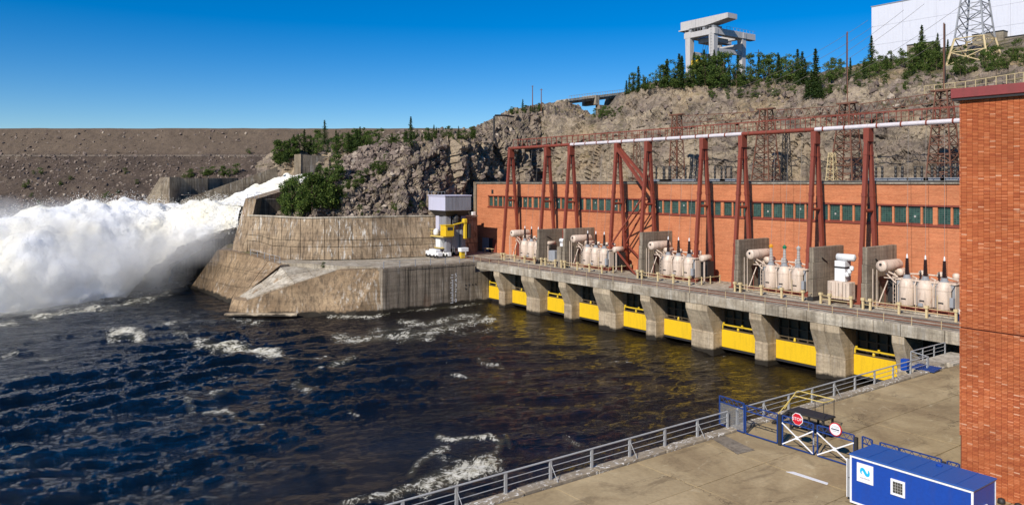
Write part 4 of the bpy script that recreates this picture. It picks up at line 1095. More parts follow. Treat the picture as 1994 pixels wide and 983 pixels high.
# ================================================================ STEEL GANTRY OVER THE DECK
ZP = CH+7.15; YA, YB, YTOP = 91.5, 95.7, 93.6
gt = thing('steel_gantry', 'red steel gantry of A-frames carrying a white pipe along the brick power house', 'gantry', (-80, 93, DECK))
FU = [995, 1066, 1112, 1203, 1262, 1370, 1446, 1588, 1691]
FX = [XY(u, YTOP) for u in FU]
for i, x in enumerate(FX):
    zt = ZP-.35
    for (yb, yt) in ((YA, YTOP-.28), (YB, YTOP+.28)):
        lg = part('frame_leg', MB().bar((x, yb, DECK-.02), (x, yt, zt), .50, .46, up=(1, 0, 0)), M['rust'], gt)
        for t in (.28, .62, .86):
            q = Vector((x, yb+(yt-yb)*t, DECK+(zt-DECK)*t)); d_ = Vector((0, yt-yb, zt-DECK)).normalized()
            part('splice_plate', MB().bar(q-d_*.22, q+d_*.22, .58, .54, up=(1, 0, 0)), M['rust'], lg)
        part('base_plate', MB().bevbox(x-.5, yb-.45, DECK-.02, x+.5, yb+.45, DECK+.14, .03), M['rust'], lg)
    part('frame_head', MB().bevbox(x-.36, YTOP-.62, zt-1.6, x+.36, YTOP+.62, zt+.12, .04), M['rust'], gt)
    t = .53; z = DECK+(zt-DECK)*t
    part('cross_bar', MB().tube((x, YA+(YTOP-.28-YA)*t+.2, z), (x, YB+(YTOP+.28-YB)*t-.2, z), .2, 8), M['rust'], gt)
def leg(i, which, t):
    yb, yt = (YA, YTOP-.28) if which == 0 else (YB, YTOP+.28)
    return Vector((FX[i], yb+(yt-yb)*t, DECK+(ZP-.35-DECK)*t))
for w in (0, 1):
    part('diagonal_brace', MB().bar(leg(3, w, .97), leg(4, w, .66), .42, .42), M['rust'], gt)
    part('diagonal_brace', MB().bar(leg(3, w, .20), leg(4, w, .60), .22, .22), M['rust'], gt)
    part('diagonal_brace', MB().bar(leg(3, w, .20)+Vector((.0,.1,.3)), leg(4, w, -.0)+Vector((-1.0, .1, .1)), .24, .24), M['rust'], gt)
part('diagonal_brace', MB().bar(leg(4, 0, .62), leg(4, 1, .80), .16, .16), M['rust'], gt)
part('diagonal_brace', MB().bar(leg(4, 1, .58), leg(4, 0, .80), .16, .16), M['rust'], gt)
part('diagonal_brace', MB().bar(leg(3, 1, .30), leg(4, 0, .52), .20, .20), M['rust'], gt)
segs = [(FX[0]-.6, FX[1], 'rust'), (FX[1], FX[2], 'rust'), (FX[2], FX[3], 'pipewhite'), (FX[3], FX[4], 'pipewhite'), (FX[4], FX[5], 'pipewhite'), (FX[5], FX[6], 'pipewhite'), (FX[6], FX[7], 'rust'), (FX[7], FX[8], 'pipewhite'), (FX[8], XR, 'pipewhite')]
for a, b, m in segs:
    sp = part('pipe', MB().tube((a+.02, YTOP-.05, ZP), (b-.02, YTOP-.05, ZP), .29, 12), M[m], gt)
    for x in np.arange(a+1.2, b-.4, 3.0): part('pipe_collar', MB().tube((x-.09, YTOP-.05, ZP), (x+.09, YTOP-.05, ZP), .35, 10), M['rustdark' if m == 'rust' else 'rust'], sp)
part('walkway_beam', MB().box(FX[0]-.6, YTOP+.5, ZP-.1, XR, YTOP+.7, ZP+.32), M['rust'], gt)
part('walkway_beam', MB().box(FX[0]-.6, YTOP+1.7, ZP-.1, XR, YTOP+1.9, ZP+.32), M['rust'], gt)
part('walkway_grating', MB().box(FX[0]-.6, YTOP+.72, ZP+.2, XR, YTOP+1.68, ZP+.26), M['rustdark'], gt)
for yr in (YTOP+.6, YTOP+1.8):
    for x in np.arange(FX[0], XR, 1.55): part('railing_post', MB().bar((x, yr, ZP+.3), (x, yr, ZP+1.75), .07), M['rust'], gt)
    part('railing_bar', MB().box(FX[0], yr-.04, ZP+1.72, XR, yr+.04, ZP+1.80), M['rust'], gt)
    part('railing_bar', MB().box(FX[0], yr-.03, ZP+1.0, XR, yr+.03, ZP+1.05), M['rustdark'], gt)

# ================================================================ FIRE WALLS
fw_say = ['stained concrete fire wall behind the first transformer from the crane', 'concrete fire wall with a low stub beside the grey cabinet', 'solitary concrete fire wall beside the braced gantry frame', 'concrete fire wall beside the transformer with grey insulators', 'tall concrete fire wall between a transformer and the white cooling boxes', 'tall concrete fire wall beside the transformer next to the brick tower']
for k, (u, h) in enumerate(((1046, 6.4), (1097, 6.9), (1246, 7.2), (1433, 7.1), (1578, 6.8), (1682, 7.3))):
    x = XY(u, 89.2)
    fw = thing('fire_wall', fw_say[k], 'fire wall', (x, 92, DECK), 'fire walls between the transformers')
    zc = [DECK+.5, DECK+.5+(h-.5)*.36, DECK+.5+(h-.5)*.69, DECK+h]
    for j in range(3):
        ins = (0, .10, .22)[j]
        part('wall_course', MB().bevbox(x-.34+ins*.2, 89.2+ins, zc[j]+.012, x+.34-ins*.2, YW-.06, zc[j+1]-.012, .03), M['firewall'], fw)
    part('foot', MB().bevbox(x-.4, 89.1, DECK-.02, x+.4, 90.6, DECK+.48, .03), M['dark'], fw)
    part('foot', MB().bevbox(x-.36, 90.7, DECK-.02, x+.36, YW-.1, DECK+.49, .03), M['firewall'], fw)
    part('bracket', MB().bar((x+.4, 91.2, DECK+h*.80), (x+.4, 92.4, DECK+h*.70), .1), M['dark'], fw)

# ================================================================ TRANSFORMERS
def make_transformer(label, bush='dark', full=True):
    r = thing('transformer', label, 'transformer', (0, 0, 0), 'power transformers on the deck')
    T = M['tank']
    part('tank', MB().bevbox(-3.3, -.75, .75, 3.3, 1.5, 3.55, .08), T, r)
    part('tank_cover', MB().bevbox(-3.4, -.85, 3.56, 3.4, 1.6, 3.74, .04), T, r)
    for k, x in enumerate((-2.1, 0, 2.1)):
        b = part('phase_bulge', MB().lathe((x, -.72, .75), [(.82, 0), (.86, .06), (.86, 2.2), (.80, 2.55), (.62, 2.95), (.42, 3.12)], 16), T, r, True)
        part('name_plate', MB().bevbox(x-.28, -1.62, 1.45, x+.28, -1.585, 1.6, .01), M['dark'], b)
        part('band', MB().lathe((x, -.72, 2.85), [(.89, 0), (.89, .12)], 16), T, b)
        part('turret', MB().lathe((x, -.72, 3.8), [(.46, 0), (.46, .2), (.36, .24), (.36, .5)], 12), M['grey'], b)
        prof = []
        m = M['bushing'] if bush == 'dark' else M['bushgrey']
        for j in range(9): prof += [(.30-.012*j, 4.35+.22*j), (.20-.008*j, 4.45+.22*j)]
        bu = part('bushing', MB().lathe((x, -.72, 0), prof, 10), m, r)
        cap = {'dark': 'white', 'grey': ('orange', 'green', 'bushgrey')[k]}[bush]
        part('bushing_cap', MB().lathe((x, -.72, 6.22), [(.10 if bush == 'dark' else .24, 0), (.10 if bush == 'dark' else .30, .25), (.05, .5)], 8), M[cap], bu)
        if k < 2:
            part('stiffener', MB().box(x+.98, -.92, .8, x+1.12, -.74, 3.5), T, r)
            part('riser_pipe', MB().path([(x+1.05, -1.0, .9), (x+1.05, -1.1, 3.2), (x+1.05, -.6, 3.95), (x+.5, -.4, 4.1)], .09, 6), T, r)
    c = part('conservator', MB().lathe((-4.5, -2.2, 5.15), [(.30, 0), (.62, .05), (.68, .18), (.68, 4.0), (.6, 4.2), (.2, 4.3)], 16, axis=(0, 1, 0)), T, r, True)
    part('gauge', MB().lathe((-4.5, -2.28, 5.35), [(.16, 0), (.16, .1)], 8, axis=(0, 1, 0)), M['dark'], c)
    part('conservator', MB().lathe((-3.4, .0, 4.4), [(.42, 0), (.44, .1), (.44, 1.6), (.3, 1.75)], 12, axis=(0, 1, 0)), T, r, True)
    for y in (-1.2, .4):
        part('bracket', MB().bar((-4.6, y, 4.5), (-3.2, y+.1, 3.2), .13), T, r)
        part('bracket', MB().bar((-4.2, y, 4.55), (-3.0, y+.1, 4.0), .12), T, r)
        part('cross_tie', MB().bar((-4.6, y, 3.75), (-3.3, y, 3.75), .10), T, r)
    for x, y in ((-5.1, -1.9), (-5.6, -1.9)): part('conservator_prop', MB().bar((x, y, .1), (x, y, 4.7), .08), T, r)
    part('inclined_ladder', MB().bar((-5.3, -1.5, .1), (-4.2, -1.1, 3.4), .12), T, r)
    part('radiator_frame', MB().box(-4.9, .2, .7, -3.5, .32, 3.4), M['dark'], r)
    for k in range(8): part('radiator_fin', MB().box(-4.85+k*.17, .34, .8, -4.77+k*.17, 1.5, 3.2), M['dark'], r)
    for k in range(8): part('radiator_fin', MB().box(3.62+k*.17, .1, .8, 3.70+k*.17, 1.6, 3.3), M['dark'], r)
    part('cooler_drum', MB().lathe((4.2, -.5, 3.75), [(.35, 0), (.52, .12), (.52, 1.9), (.3, 2.05)], 12, axis=(0, 1, 0)), T, r, True)
    part('cooler_post', MB().bar((4.9, -.6, .2), (4.9, -.6, 3.3), .16), T, r)
    for x in (-1.2, .9, 2.6): part('top_drum', MB().lathe((x, 1.0, 4.0), [(.2, 0), (.38, .1), (.38, .6), (.2, .75)], 10), T, r, True)
    part('top_pipe', MB().path([(-3.2, .5, 4.2), (-1.2, .4, 4.35), (1.5, .4, 4.35), (3.2, .3, 4.0)], .11, 6), T, r)
    for x in (-1.0, 1.1): part('small_bushing', MB().lathe((x, .2, 3.75), [(.14, 0), (.10, .3), (.14, .4), (.10, .7), (.14, .8), (.05, 1.1)], 8), m, r)
    part('gap_shade_plate', MB().box(-3.25, -.80, .8, 3.25, -.752, 3.5), M['grey'], r)  # grey plate painting the recess shade into the gaps between the bulges
    for x in (-3.1, -1.15, .95, 3.0): part('cable_conduit', MB().path([(x, -.95, .8), (x, -.98, 2.9), (x+.25, -.9, 3.4), (x+.3, -.3, 3.85)], .045, 5), M['dark' if x in (-1.15, 3.0) else 'tank'], r)
    part('valve_box', MB().bevbox(-.35, -1.75, .9, .15, -1.6, 1.25, .02), M['grey'], r); part('marshalling_box', MB().bevbox(2.95, -1.45, 1.1, 3.35, -.95, 2.2, .03), M['grey'], r)
    part('rung_ladder', MB().bar((-3.35, -.9, .5), (-3.35, -.9, 3.9), .06), M['tank'], r); part('rung_ladder', MB().bar((-3.65, -.9, .5), (-3.65, -.9, 3.9), .06), M['tank'], r)
    for z in (1.0, 1.5, 2.0, 2.5, 3.0, 3.5): part('rung', MB().tube((-3.65, -.9, z), (-3.35, -.9, z), .025, 5), M['tank'], r)
    for y in (-.5, 1.1): part('skid', MB().box(-3.6, y-.14, .38, 3.6, y+.14, .74), M['rust'], r)
    for x in (-2.8, -1, 1, 2.8): part('skid', MB().box(x-.16, -1.0, .12, x+.16, 1.6, .37), M['rustdark'], r)
    for z in (.35, .62): part('spray_pipe', MB().tube((-5.8, -1.75, z), (4.6, -1.75, z), .05, 6), M['rust'], r)
    for k in range(9): part('spray_riser', MB().tube((-5.4+k*1.2, -1.75, 0), (-5.4+k*1.2, -1.75, (1.0, 2.4, .9, .8, 1.1)[k % 5]), .04, 5), M['rust' if k % 2 else 'cream'], r)
    part('plinth', MB().bevbox(-5.9, -1.95, -.02, 5.0, 2.0, .12, .03), M['deckconc'], r)
    return r
tpos = [(-117.2, 'pale transformer partly hidden behind the fire wall nearest the crane'), (-99.0, 'pale transformer beside the braced gantry frame with dark insulators'), (-80.3, 'pale transformer with dark insulators beside the solitary fire wall'), (-61.7, 'pale transformer with grey insulators and orange and green caps'), (-43.2, 'large pale transformer with dark insulators next to the brick tower')]
TR = []
protoD = make_transformer(tpos[1][1])
for k, (x, l) in enumerate(tpos):
    if k == 3: o = make_transformer(l, 'grey')
    elif k == 1: o = protoD
    else: o = copy_tree(protoD)
    o['label'] = l; TR.append(o)
for o, (x, l) in zip(TR, tpos): o.location = (x, 91.9, DECK)

def aux_unit(x, label, cream):
    r = thing('cooling_unit', label, 'cooling unit', (x, 91, DECK))
    if cream:
        for k, (a, b) in enumerate(((-1.5, -.45), (-.4, .5), (.55, 1.4))):
            c = part('lower_cabinet', MB().bevbox(x+a, 89.6, DECK+.6, x+b, 91.0, DECK+2.75, .04), M['tank'], r)
            part('door_seam', MB().box(x+(a+b)/2-.02, 89.57, DECK+.7, x+(a+b)/2+.02, 89.61, DECK+2.6), M['dark'], c)
        part('tall_box', MB().bevbox(x-.9, 90.2, DECK+2.76, x+.5, 91.6, DECK+5.3, .04), M['white'], r)
        part('belt', MB().box(x-.93, 90.17, DECK+4.4, x+.53, 91.63, DECK+4.6), M['dark'], r)
        part('drum', MB().lathe((x-.9, 90.8, DECK+5.75), [(.3, 0), (.44, .08), (.44, 2.3), (.3, 2.4)], 12, axis=(1, 0, 0)), M['white'], r, True)
        for k in range(3): part('valve', MB().lathe((x+.8+k*.3, 90.2, DECK+3.4+k*.4), [(.18, 0), (.26, .1), (.26, .5), (.12, .6)], 8), M['white'], r, True)
        for xx in (x-1.3, x+1.2): part('support', MB().box(xx-.15, 89.8, DECK-.02, xx+.15, 90.8, DECK+.59), M['rustdark'], r)
    else:
        part('lower_cabinet', MB().bevbox(x-.9, 89.4, DECK+.7, x+.9, 90.6, DECK+2.7, .04), M['grey'], r)
        for xx in (-.75, .75): part('support', MB().bar((x+xx, 89.6, DECK), (x+xx, 89.6, DECK+.69), .12), M['cream'], r)
        part('tall_box', MB().bevbox(x+.0, 91.4, DECK+2.4, x+1.1, 92.4, DECK+4.0, .04), M['white'], r)
        part('drum', MB().lathe((x-.3, 91.8, DECK+4.45), [(.3, 0), (.42, .08), (.42, 1.7), (.3, 1.8)], 12, axis=(1, 0, 0)), M['white'], r, True)
        part('stub_wall', MB().bevbox(x+2.0, 89.0, DECK-.02, x+3.2, 90.2, DECK+3.6, .03), M['firewall'], r)
aux_unit(-53.0, 'white cooling boxes with a horizontal drum between two tall fire walls', True)
aux_unit(-109.0, 'grey cabinet and small white drum between the two fire walls near the crane', False)

# cream pipe fences in front of the transformers
for k, (x, l) in enumerate(tpos+[(-53.0, ''), (-109, '')]):
    say = ['in front of the transformer nearest the crane', 'in front of the transformer by the braced frame', 'in front of the transformer by the solitary fire wall', 'in front of the transformer with grey insulators', 'in front of the transformer next to the brick tower', 'in front of the white cooling boxes', 'in front of the grey cabinet'][k]
    f = thing('pipe_fence', 'low cream pipe fence '+say, 'fence', (x, 88.3, DECK), 'low cream fences before the transformers')
    xs = (-5.9, -5.0, -1.6, 1.5, 4.6) if k < 5 else (-1.6, -.4, 2.4)
    for q in xs:
        p_ = part('post', MB().box(x+q-.11, 88.2, DECK-.02, x+q+.11, 88.42, DECK+1.35), M['cream'], f)
        part('post_cap', MB().box(x+q-.2, 88.12, DECK+1.05, x+q+.2, 88.5, DECK+1.36), M['cream'], p_)
    for z in (.55, 1.0): part('rail', MB().tube((x+xs[0], 88.55, DECK+z), (x+xs[-1], 88.55, DECK+z), .045, 6), M['cream'], f)
    if k < 5:
        for y in (90.2, 92.2, 94.4): part('post', MB().bar((x+5.3, y, DECK), (x+5.3, y, DECK+1.2), .12), M['cream'], f)
        part('rail', MB().tube((x+5.3, 88.6, DECK+1.0), (x+5.3, 94.4, DECK+1.0), .045, 6), M['cream'], f)
    if k == 4: 
        bc = thing('switch_box', 'small dark blue box with a white lid by the brick tower', 'box', (x+4.6, 89.4, DECK))
        part('box_body', MB().bevbox(x+4.3, 89.0, DECK-.01, x+5.0, 89.7, DECK+.75, .03), M['signblue'], bc); part('box_lid', MB().bevbox(x+4.3, 89.0, DECK+.76, x+4.95, 89.6, DECK+1.25, .03), M['white'], bc)

# leads hanging from the gantry to the insulators
def wire(name, pts, label, cat, group, r=.02, sag=0.0, n=8):
    a, b = Vector(pts[0]), Vector(pts[1]); q = []
    for k in range(n+1):
        t = k/n; p_ = a.lerp(b, t); p_.z -= sag*4*t*(1-t); q.append(p_)
    return single(name, MB().path(q, r, 4), M['copper'], label, cat, group)
for k, (x, l) in enumerate(tpos):
    for j, dx in enumerate((-2.1, 0, 2.1)):
        say = ['the first transformer from the crane', 'the transformer by the braced frame', 'the transformer by the solitary fire wall', 'the transformer with grey insulators', 'the transformer next to the brick tower'][k]
        wire('lead_wire', [(x+dx, 91.18, DECK+6.7), (x+dx-1.2, YTOP+.3, ZP-.2)], ('crane-side', 'middle', 'tower-side')[j]+' lead wire over '+say, 'wire', 'lead wires of '+say, .022, .4)

# ================================================================ DRAFT TUBE CRANE at the far end of the deck
cr = thing('gate_crane', 'portal crane with pale lilac box and yellow cab at the deck end', 'crane', (-135.9, 84.3, DECK))
bx0, bx1, by0, by1 = -139.3, -132.7, 81.2, 87.4
part('machine_house', MB().bevbox(bx0, by0, CH-5.55, bx1, by1, CH-2.65, .05), M['lilac'], cr)
part('house_roof', MB().bevbox(bx0-.15, by0-.15, CH-2.64, bx1+.15, by1+.15, CH-2.40, .04), M['lilac'], cr)
for y in np.arange(by0+.02, by1-.5, .775): part('shaded_side_sheet', MB().box(bx1+.002, y+.015, CH-5.5, bx1+.05, y+.76, CH-2.68), M['shadegrey'], cr)  # grey sheets whose tone also holds the shade of this side
b0, b1 = CH-5.56, CH-6.7
part('house_floor', MB().hexa([(bx0+.1, by0+.1, b0), (bx1-.1, by0+.1, b0), (bx1-.1, by1-.1, b0), (bx0+.1, by1-.1, b0)], [(bx0+1.2, by0+1.0, b1), (bx1-1.2, by0+1.0, b1), (bx1-1.2, by1-.6, b1), (bx0+1.2, by1-.6, b1)]), M['dark'], cr)
for (x, y) in ((bx0+1.9, by0+1.5), (bx1-1.7, by0+1.5), (bx0+1.9, by1-1.1), (bx1-1.7, by1-1.1)):
    part('leg', MB().bevbox(x-.6, y-.55, DECK+1.0, x+.6, y+.55, b1-.01, .04), M['lilac'] if (x < bx1-3 and y < by0+3) else M['shadegrey'], cr)  # one leg stays lilac, the others have their shading painted in grey
    bg_ = part('bogie', MB().bevbox(x-1.1, y-.4, DECK+.22, x+1.1, y+.4, DECK+.98, .06), M['white'], cr)
    for dx in (-.6, .6): part('wheel', MB().lathe((x+dx, y-.45, DECK+.36), [(.34, 0), (.34, .9)], 10, axis=(0, 1, 0)), M['dark'], bg_)
part('portal_web', MB().bevbox(bx1-1.95, by0+2.1, DECK+1.6, bx1-1.75, by1-1.7, CH-9.6, .02), M['grey'], cr)
part('portal_web', MB().bevbox(bx0+1.9, by0+2.1, DECK+3.2, bx0+2.1, by1-1.7, CH-8.5, .02), M['grey'], cr)
part('platform', MB().bevbox(bx0-.2, by0-.2, CH-10.95, bx1-.6, by0+2.2, CH-10.72, .03), M['palegold'], cr)
part('platform_bracket', MB().hexa([(bx0+.8, by0+.2, CH-10.96), (bx1-1.1, by0+.2, CH-10.96), (bx1-1.1, by0+1.6, CH-10.96), (bx0+.8, by0+1.6, CH-10.96)], [(bx0+1.7, by0+1.0, CH-12.2), (bx1-1.6, by0+1.0, CH-12.2), (bx1-1.6, by0+1.4, CH-12.2), (bx0+1.7, by0+1.4, CH-12.2)]), M['grey'], cr)
for x in np.arange(bx0-.1, bx0+2.4, .8): part('railing_post', MB().bar((x, by0-.1, CH-10.7), (x, by0-.1, CH-9.4), .06), M['palegold'], cr)
for z in (9.4, 10.1): part('railing_bar', MB().tube((bx0-.1, by0-.1, CH-z), (bx0+2.3, by0-.1, CH-z), .035, 5), M['palegold'], cr)
part('drum', MB().lathe((bx0+2.5, by0+.4, CH-10.7), [(.45, 0), (.6, .3), (.6, 1.0), (.3, 1.4)], 10), M['white'], cr, True)
cb = part('operator_cab', MB().bevbox(bx1-1.7, by0-.1, CH-10.7, bx1+.4, by0+1.9, CH-8.5, .06), M['yellow'], cr)
part('cab_window', MB().box(bx1-1.4, by0-.125, CH-9.5, bx1-.2, by0-.09, CH-8.8), M['yellow2'], cb)
part('front_web', MB().bevbox(bx0+2.5, by0+1.2, CH-9.2, bx1-2.3, by0+1.4, b1-.02, .02), M['shadegrey'], cr)
part('front_web', MB().bevbox(bx0+2.5, by0+1.2, DECK+1.4, bx1-2.3, by0+1.4, DECK+2.4, .02), M['grey'], cr)
part('portal_web', MB().bevbox(bx1-1.9, by0+2.1, CH-8.4, bx1-1.5, by1-1.7, b1-.02, .02), M['dark'], cr)
part('cab_glass', MB().box(bx1+.402, by0+.3, CH-9.5, bx1+.43, by0+1.6, CH-8.8), M['darkglass'], cb)
part('cab_roof', MB().box(bx1-1.8, by0-.2, CH-8.495, bx1+.5, by0+2.0, CH-8.38), M['yellow2'], cb)
for yy in (by0+2.5, by0+2.95): part('ladder_side', MB().bar((bx1-1.05, yy, DECK+1), (bx1-1.05, yy, b1-.1), .06), M['grey'], cr)
for zz in np.arange(DECK+1.3, b1-.2, .45): part('ladder_rung', MB().tube((bx1-1.05, by0+2.5, zz), (bx1-1.05, by0+2.95, zz), .03, 5), M['grey'], cr)
for x in np.arange(bx0, bx1+.1, 1.3): part('roof_rail_post', MB().bar((x, by0, CH-2.42), (x, by0, CH-1.7), .05), M['grey'], cr)
part('roof_rail', MB().tube((bx0, by0, CH-1.7), (bx1, by0, CH-1.7), .03, 5), M['grey'], cr)
hk = part('hoist_arm', MB().path([(bx1+.5, by0+1.6, CH-8.4), (bx1+.7, by0+3.6, CH-8.0), (bx1+.7, by0+4.4, CH-7.6)], .16, 8), M['yellow2'], cr)
part('hoist_head', MB().bevbox(bx1+.1, by0+3.8, CH-8.2, bx1+1.0, by0+4.8, CH-7.2, .2), M['yellow2'], cr)
part('hoist_mast', MB().bevbox(bx1+.3, by0+4.1, CH-11.3, bx1+.9, by0+4.7, CH-8.21, .08), M['yellow2'], cr)
part('hoist_mast', MB().bevbox(bx1+.2, by0+5.05, CH-11.2, bx1+1.0, by0+5.6, CH-8.3, .05), M['dark'], cr)
part('hook_block', MB().lathe((bx1-.9, by0+3.2, CH-8.4), [(.2, 0), (.7, .4), (.75, 1.3), (.3, 2.0)], 10), M['dark'], cr)
part('lower_step', MB().bevbox(bx0+1.2, by0+.4, CH-13.3, bx1-1.8, by0+1.5, CH-13.12, .02), M['palegold'], cr)
part('cabinet', MB().bevbox(bx0+2.2, by0+.4, CH-13.1, bx1-2.6, by0+1.2, CH-11.4, .04), M['white'], cr)
tl = thing('white_trolley', 'small white wheeled trolley at the foot of the portal crane', 'trolley', (-135, 79.9, DECK))
for k, (a, b, h) in enumerate(((-137.5, -136.2, 1.3), (-136.1, -133.4, 1.7), (-133.3, -132.6, 1.1))): part('trolley_box', MB().bevbox(a, 79.4, DECK+.35, b, 80.6, DECK+h, .1), M['white'], tl)
for x in (-137, -135.6, -134, -132.9): part('wheel', MB().lathe((x, 79.35, DECK+.35), [(.34, 0), (.34, .25)], 10, axis=(0, 1, 0)), M['dark'], tl)
ym = thing('yellow_machine', 'small yellow and white machine on the deck right of the crane', 'machine', (-130.2, 84.0, DECK))
part('machine_foot', MB().bevbox(-130.6, 83.2, DECK, -129.9, 84.2, DECK+1.3, .06), M['yellow2'], ym); part('machine_top', MB().bevbox(-130.9, 83.1, DECK+1.31, -129.7, 84.9, DECK+2.1, .06), M['white'], ym)
bn = thing('steel_bench', 'low rusty steel frame standing by the shaded door', 'frame', (XY(957, 95.0), 94.6, DECK))
bxx = XY(957, 95.0)
for dx in (-1.3, 1.3): part('frame_leg', MB().bar((bxx+dx, 94.2, DECK), (bxx+dx, 94.2, DECK+.9), .1), M['cream'], bn)
part('frame_top', MB().bevbox(bxx-1.5, 93.9, DECK+.9, bxx+1.5, 94.6, DECK+1.05, .02), M['cream'], bn)
yr_ = thing('yard_railing', 'thin wire railing along the edge of the river yard', 'railing', (XA-.3, 72, DECK))
railing(yr_, [(XA-.3, 62.4, DECK-.03), (XA-.3, 81.4, DECK-.03)], 1.25, 3.1, .025, mids=(.5,), rpost=.08, m=M['grey'])
yl = thing('ledge_railing', 'thin wire railing on the ledge beside the apron block', 'railing', P(500, 500, 153))
railing(yl, [P(488, 497.5, 153.5), P(515, 505, 150), P(545, 513, 146)], 1.25, 2.2, .03, mids=(.5,), rpost=.08, m=M['railgrey'])

# ================================================================ SWITCHYARD ON THE ROOF
def lattice(root, cx, cy, z0, z1, w0, w1, n, m, t=.09, tb=.05):
    cs = lambda q: [Vector((cx+sx*(w0+(w1-w0)*q)/2, cy+sy*(w0+(w1-w0)*q)/2, z0+(z1-z0)*q)) for sx, sy in ((-1,-1),(1,-1),(1,1),(-1,1))]
    a, b = cs(0), cs(1)
    for i in range(4): part('mast_leg', MB().bar(a[i], b[i], t), m, root)
    br = MB()
    for k in range(n):
        p0, p1 = cs(k/n), cs((k+1)/n)
        for i in range(4):
            j = (i+1) % 4
            br.bar(p0[i], p1[j] if k % 2 else p1[i].lerp(p1[j], .98), tb); br.bar(p0[j] if k % 2 == 0 else p0[i], p1[i] if k % 2 == 0 else p1[j], tb)
            br.bar(p1[i], p1[j], tb)
    part('bracing', br, m, root, kind='stuff')
YM = 112.0
mast_say = ['slender rusty lattice mast on the roof behind the braced gantry frame', 'rusty lattice mast on the roof with a wide square top', 'broad rusty lattice mast on the roof near the middle of the rock face', 'tall rusty lattice mast on the roof next to the brick tower']
mp = []
for k, (u, vt_, w0, w1) in enumerate(((1318, 225, 2.2, 1.2), (1492, 214, 3.4, 1.4), (1650, 203, 3.8, 1.5), (1838, 178, 3.4, 1.5))):
    x = XY(u, YM); zt = PY(u, vt_, YM).z
    ms = thing('lattice_mast', mast_say[k], 'lattice mast', (x, YM, ROOF), 'rusty lattice masts on the roof')
    lattice(ms, x, YM, ROOF+.1, zt, w0, w1, 10, M['rustdark'], .17, .085)
    part('mast_head', MB().bevbox(x-1.6, YM-.5, zt, x+1.6, YM+.5, zt+.25, .04), M['rustdark'], ms); mp.append((x, zt))
    if k in (2, 3): part('spire', MB().tube((x, YM, zt+.25), (x, YM, PY(u, (62, 45)[k-2], YM).z), .09, 6), M['rustdark'], ms)
for k, (a, b) in enumerate(zip(mp[:-1], mp[1:])):
    bt = thing('lattice_beam', 'horizontal lattice beam between roof masts, '+['nearest the crane end', 'in the middle', 'next to the brick tower'][k], 'lattice beam', ((a[0]+b[0])/2, YM, min(a[1], b[1])), 'lattice beams between the roof masts')
    za, zb = a[1]-.2, b[1]-.2; nn = 16; br = MB()
    for dz in (0, -1.3): part('chord', MB().bar((a[0]+1.7, YM, za+dz), (b[0]-1.7, YM, zb+dz), .11), M['rustdark'], bt)
    for j in range(nn):
        f0, f1 = j/nn, (j+1)/nn; X0, X1 = a[0]+1.7+(b[0]-a[0]-3.4)*f0, a[0]+1.7+(b[0]-a[0]-3.4)*f1; Z0, Z1 = za+(zb-za)*f0, za+(zb-za)*f1
        br.bar((X0, YM, Z0 if j % 2 else Z0-1.3), (X1, YM, Z1-1.3 if j % 2 else Z1), .06)
    part('bracing', br, M['rustdark'], bt, kind='stuff')
rack_u = [(1278, 1292), (1294, 1303), (1305, 1318), (1335, 1345), (1392, 1405), (1413, 1424), (1706, 1718), (1744, 1757), (1782, 1795), (1815, 1826), (1848, 1860)]
rack_group = {}
for k, (ua, ub) in enumerate(rack_u):
    y = 106.0; xa, xb = XY(ua, y), XY(ub, y); h = PY(ua, 323, y).z-ROOF
    side = 'counted from the braced frame' if ua < 1430 else 'counted from the last A-frame'
    rk = thing('switch_rack', ORD[k if k < 6 else k-6]+' dark switch rack on the power house roof, '+side, 'switch rack', ((xa+xb)/2, y, ROOF), 'switch racks on the roof '+side)
    part('base_beam', MB().bevbox(xa-1.0, y-.3, ROOF+.11, xb+1.0, y+.3, ROOF+.5, .03), M['grey'], rk)
    for x in (xa, xb): part('insulator', MB().lathe((x, y, ROOF+.5), [(.14, 0), (.19, .2), (.12, .35)]*3+[(.17, .9*1), (.12, h*.5), (.17, h*.6), (.1, h-.6)] if False else [(.15, 0), (.2, h*.15), (.13, h*.25), (.2, h*.38), (.13, h*.5), (.2, h*.62), (.13, h*.75), (.1, h-.55)], 8), M['dark'], rk)
    if k % 2 == 0 or ua < 1430: part('top_bar', MB().bar((xa, y, ROOF+h-.1), (xb, y, ROOF+h-.1), .12), M['dark'], rk)
for k, (u, v) in enumerate(((1531, 260), (1620, 298), (1240, 262))):
    x = XY(u, 110); zt = PY(u, v, 110).z
    tm = thing('roof_post', ['dark narrow lattice post on the roof right of the square-topped mast', 'short pale lattice post on the roof beside the eighth A-frame', 'narrow lattice post on the roof behind the big diagonal brace'][k], 'lattice post', (x, 110, ROOF))
    lattice(tm, x, 110, ROOF+.1, zt, 1.3, .7, 7, M['dark' if k == 0 else 'cream' if k == 1 else 'rustdark'], .10, .05)
